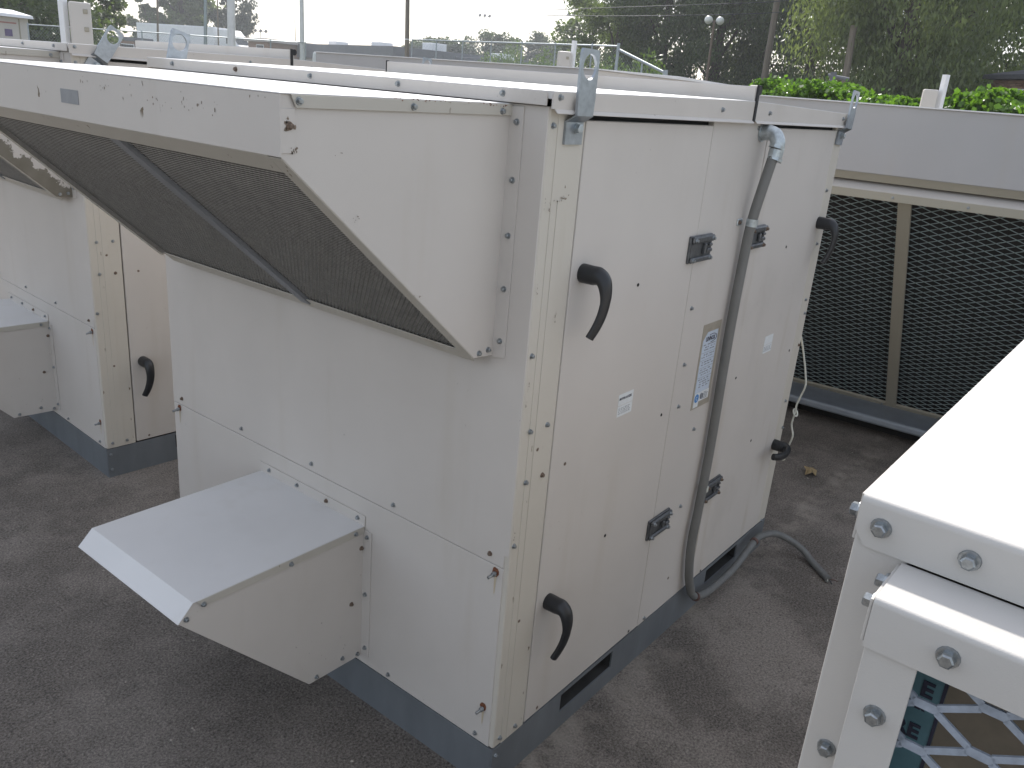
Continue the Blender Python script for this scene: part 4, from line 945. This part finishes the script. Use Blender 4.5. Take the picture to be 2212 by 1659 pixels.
# ------------------------------------------------------------------ meter boxes on posts behind the units
def meter_box(label, ub, vt, vb, dist, wpx, post_left=True, rz=0.9, ptop=None, latches=True):
    p = far_at(ub, vb, dist); pt = far_at(ub, vt, dist); k = dist/FPX; wd = wpx*k*1.05; h = pt.z-p.z
    o = empty('meter_box', (p.x, p.y, 0), -math.atan2(p.x-CAM.x, p.y-CAM.y)+rz, label, 'electrical box', 'cream boxes on posts')
    b_ = box('box_body', o, -wd/2, wd/2, -.06, .02, p.z-.1, pt.z, 'cream4', .008, 2)
    px = (-wd/2-.028) if post_left else (wd/2+.028)
    tube('post', o, [(px, 0, 0), (px, 0, ptop or pt.z+.1)], .024, 'bwhite', 4, smooth=False)
    if latches:
        for zf in (.25, .75): box('latch', b_, wd*.12, wd*.34, -.066, -.0601, p.z+h*zf-.012, p.z+h*zf+.012, 'taupe', .002)
    return o
meter_box('large cream box with two latches on a post behind the peeling unit', 177, 6, 82, 5.6, 33, True, .05, ptop=2.2)
meter_box('cream box on a post seen beside the galvanised lifting lug', 1214, 111, 165, 8.2, 24, False, .15)
meter_box('cream box on a post in front of the vine hedge', 2001, 193, 235, 6.6, 24, False, .1, latches=False)

# ------------------------------------------------------------------ buildings
def building(label, name, u0, u1, v0, v1, d0, d1, fascia, depth, mwall, mroof, wins=0, hang=.25, roofbox=0):
    a, b_ = far_at(u0, v0, d0), far_at(u1, v1, d1); z = (a.z+b_.z)/2; L = math.hypot(b_.x-a.x, b_.y-a.y); ang = math.atan2(b_.y-a.y, b_.x-a.x)
    g0 = min(gz(a.x, a.y), gz(b_.x, b_.y))-.3
    o = empty(name, (a.x, a.y, g0), ang, label, 'building'); h = z-g0
    box('wall', o, 0, L, .05, depth, 0, h-fascia+.05, mwall, 0); rf = box('roof', o, -hang, L+hang, -hang, depth+hang, h-fascia, h, mroof, .02)
    for k in range(wins):
        x = L*(k+.6)/wins; w_ = box('window', o, x-.6, x+.6, .02, .049, max(.6, h-fascia-1.5), h-fascia-.35, 'bglass', 0)
        box('window_frame', w_, x-.68, x+.68, .03, .0485, max(.52, h-fascia-1.58), h-fascia-.27, 'bwhite', 0)
    for k in range(roofbox):
        x = L*(k+.5)/roofbox+(k*1.7 % 1.3); box('roof_unit', o, x, x+1.9, depth*.3, depth*.3+1.6, h, h+.75, 'bwhite', .05)
    return o, L, h
building('long low building with dark fascia and pale wall behind the slim steel pole', 'warehouse', 575, 850, 84, 111, 108, 80, 1.35, 18, 'bwall', 'broof', 5, .2, 3)
building('low building with dark grey roof in front of the far tree row', 'warehouse', 884, 1062, 114, 133, 92, 78, 1.4, 16, 'bwall', 'broof', 4, .2, 1)
building('brown brick block beyond the fence beside the dark trees', 'brick_block', 205, 330, 74, 84, 95, 95, .35, 12, 'brick', 'broof', 3, .05)
building('small pale roofed building between the spruce and the long warehouse', 'small_building', 535, 578, 80, 84, 100, 97, .35, 9, 'brick', 'bwall', 1, .3)
# brick house at the right edge
a = far_at(2137, 186, 30); o = empty('brick_house', (a.x, a.y, gz(a.x, a.y)), 0, 'brick house with dark shingle roof and white window at the edge of the wood', 'building')
b2 = far_at(2330, 190, 27); ang = math.atan2(b2.y-a.y, b2.x-a.x); o.rotation_euler = (0, 0, ang); L = math.hypot(b2.x-a.x, b2.y-a.y)
ze_ = far_at(2140, 172, 30).z-o.location.z; zr_ = far_at(2150, 150, 30).z-o.location.z
wl = box('wall', o, .006, L, .11, 5, 0, ze_, 'brick', 0)
bmesh_brick = bmesh.new(); bbox(bmesh_brick, 0, .215, 0, .10, 0, .065, .004); bme = bpy.data.meshes.new('brick'); bmesh_brick.to_mesh(bme); bmesh_brick.free()
bms = []
for c in ((.34, .20, .14), (.40, .26, .18), (.27, .16, .11)):
    q = bme.copy(); q.materials.append(plain('house_brick', c, .85, 0, .15, 30)); bms.append(q)
nrow = int(ze_/.077); cnt = 0
for r_ in range(nrow-1, max(-1, nrow-17), -1):
    x = .0 if r_ % 2 == 0 else -.11
    for k in range(6):
        if cnt >= 120: break
        br = bpy.data.objects.new('brick', random.choice(bms)); br.location = (x+k*.227+.12, .008+random.uniform(-.004, .004), r_*.077); link(br, wl); cnt += 1
w_ = box('window', o, .72, 1.9, -.012, .108, ze_-1.5, ze_-.25, 'bwhite', .01)
for k in range(3): box('window_pane', w_, .80+k*.36, 1.12+k*.36, -.022, -.0122, ze_-1.42, ze_-.33, 'bglass', 0)
prism('roof', o, [(-.05, -.25, ze_), (-.05, -.25, ze_+.12), (-.05, 2.5, zr_+.35), (-.05, 5.25, ze_+.12), (-.05, 5.25, ze_)], (L+.3, 0, 0), 'shingle', 0)
# white roofed shed at the left
a, b_ = far_at(-140, 60, 24.6), far_at(64, 66, 25.6); ang = math.atan2(b_.y-a.y, b_.x-a.x); L = math.hypot(b_.x-a.x, b_.y-a.y); zt_ = far_at(66, 40, 25).z; zr_ = far_at(30, 24, 25.5).z
o = empty('shed', (a.x, a.y, 0), ang, 'cream shed with overhanging white roof and a small purple notice', 'shed')
box('wall', o, 0, L, .03, 2.4, 0, zt_, 'cream4', 0)
prism('roof', o, [(-.1, -.12, zt_+.002), (-.1, -.10, zt_+.07), (-.1, .8, zr_+.05), (-.1, 2.5, zt_+.07), (-.1, 2.5, zt_+.002)], (L+.16, 0, 0), 'bwhite', 0)
box('notice', o, L-.60, L-.42, .02, .029, zt_-.44, zt_-.28, 'purple', 0); box('red_strip', o, L-.80, L-.30, .022, .029, zt_-.15, zt_-.115, 'pinkred', 0)
for k in range(4): box('wall_seam', o, L*k/4+.3, L*k/4+.33, .021, .0295, .1, zt_-.02, 'taupe', 0)

# ------------------------------------------------------------------ truck with trailer, parked van
def wheel(parent, x, y, r_, w__):
    wh = tube('wheel', parent, [(x, y, r_), (x, y+w__, r_)], r_, 'tyre', 18); tube('rim', wh, [(x, y-.01, r_), (x, y+.05, r_)], r_*.55, 'steelpole', 12)
pT = far_at(450, 100, 118); g0 = gz(pT.x, pT.y)
tr = empty('semi_truck', (pT.x, pT.y, g0), R(-80), 'white semi truck with long box trailer beyond the fence', 'truck')
box('trailer', tr, -13.0, 1.0, 0, 2.5, 1.15, 4.1, 'bwhite', .05); box('trailer_rail', tr, -13, 1, -.02, 0.0, 1.1, 1.3, 'galv', 0)
prism('cab', tr, [(1.6, .1, 1.0), (4.3, .1, 1.0), (6.2, .1, .95), (6.3, .1, 1.9), (4.7, .1, 2.25), (4.0, .1, 3.2), (3.2, .1, 3.9), (1.6, .1, 3.9)], (0, 2.3, 0), 'bwhite', .08)
prism('windscreen', tr, [(4.72, .3, 2.3), (4.06, .3, 3.15), (4.10, .3, 3.17), (4.76, .3, 2.3)], (0, 1.9, 0), 'bglass', 0)
prism('side_window', tr, [(3.0, .08, 2.3), (4.5, .08, 2.3), (3.95, .08, 3.05), (3.0, .08, 3.05)], (0, .019, 0), 'bglass', 0)
box('bumper', tr, 6.2, 6.5, .1, 2.4, .5, .93, 'galv', .05)
for x in (-11.6, -10.3, 2.2, 3.2, 5.4): wheel(tr, x, .0, .5, .28)
pV = far_at(712, 118, 62); g0 = gz(pV.x, pV.y)
vn = empty('pickup_truck', (pV.x, pV.y, g0), R(-40), 'white pickup with boxy cab parked before the long warehouse', 'pickup')
zv = pV.z-g0
prism('body', vn, [(-2.6, 0, .45), (2.6, 0, .45), (2.65, 0, 1.05), (1.3, 0, 1.15), (.7, 0, 1.95), (-1.1, 0, 1.95), (-1.15, 0, 1.25), (-2.6, 0, 1.2)], (0, 1.85, 0), 'bwhite', .05)
prism('side_window', vn, [(-.9, -.012, 1.25), (1.0, -.012, 1.25), (.62, -.012, 1.82), (-.9, -.012, 1.82)], (0, .01, 0), 'bglass', 0)
prism('windscreen', vn, [(1.30, .15, 1.2), (.76, .15, 1.9), (.80, .15, 1.91), (1.34, .15, 1.2)], (0, 1.5, 0), 'bglass', 0)
for x in (-1.7, 1.7): wheel(vn, x, -.03, .36, .22)

# ------------------------------------------------------------------ hazy air
hz = box('haze', None, -60, 420, -60, 420, -3.0, 60.0, 'dark', 0); hz.data.materials.clear()
hm = bpy.data.materials.new('hazy_air'); hm.use_nodes = True; ht = hm.node_tree; ht.nodes.remove(ht.nodes['Principled BSDF'])
pv = ht.nodes.new('ShaderNodeVolumePrincipled'); pv.inputs['Color'].default_value = (.90, .94, 1.0, 1); pv.inputs['Density'].default_value = .0010; pv.inputs['Anisotropy'].default_value = .4
ht.links.new(pv.outputs[0], ht.nodes['Material Output'].inputs['Volume']); hz.data.materials.append(hm); hz['kind'] = 'stuff'; hz['label'] = 'thin summer haze filling the air over the yard'
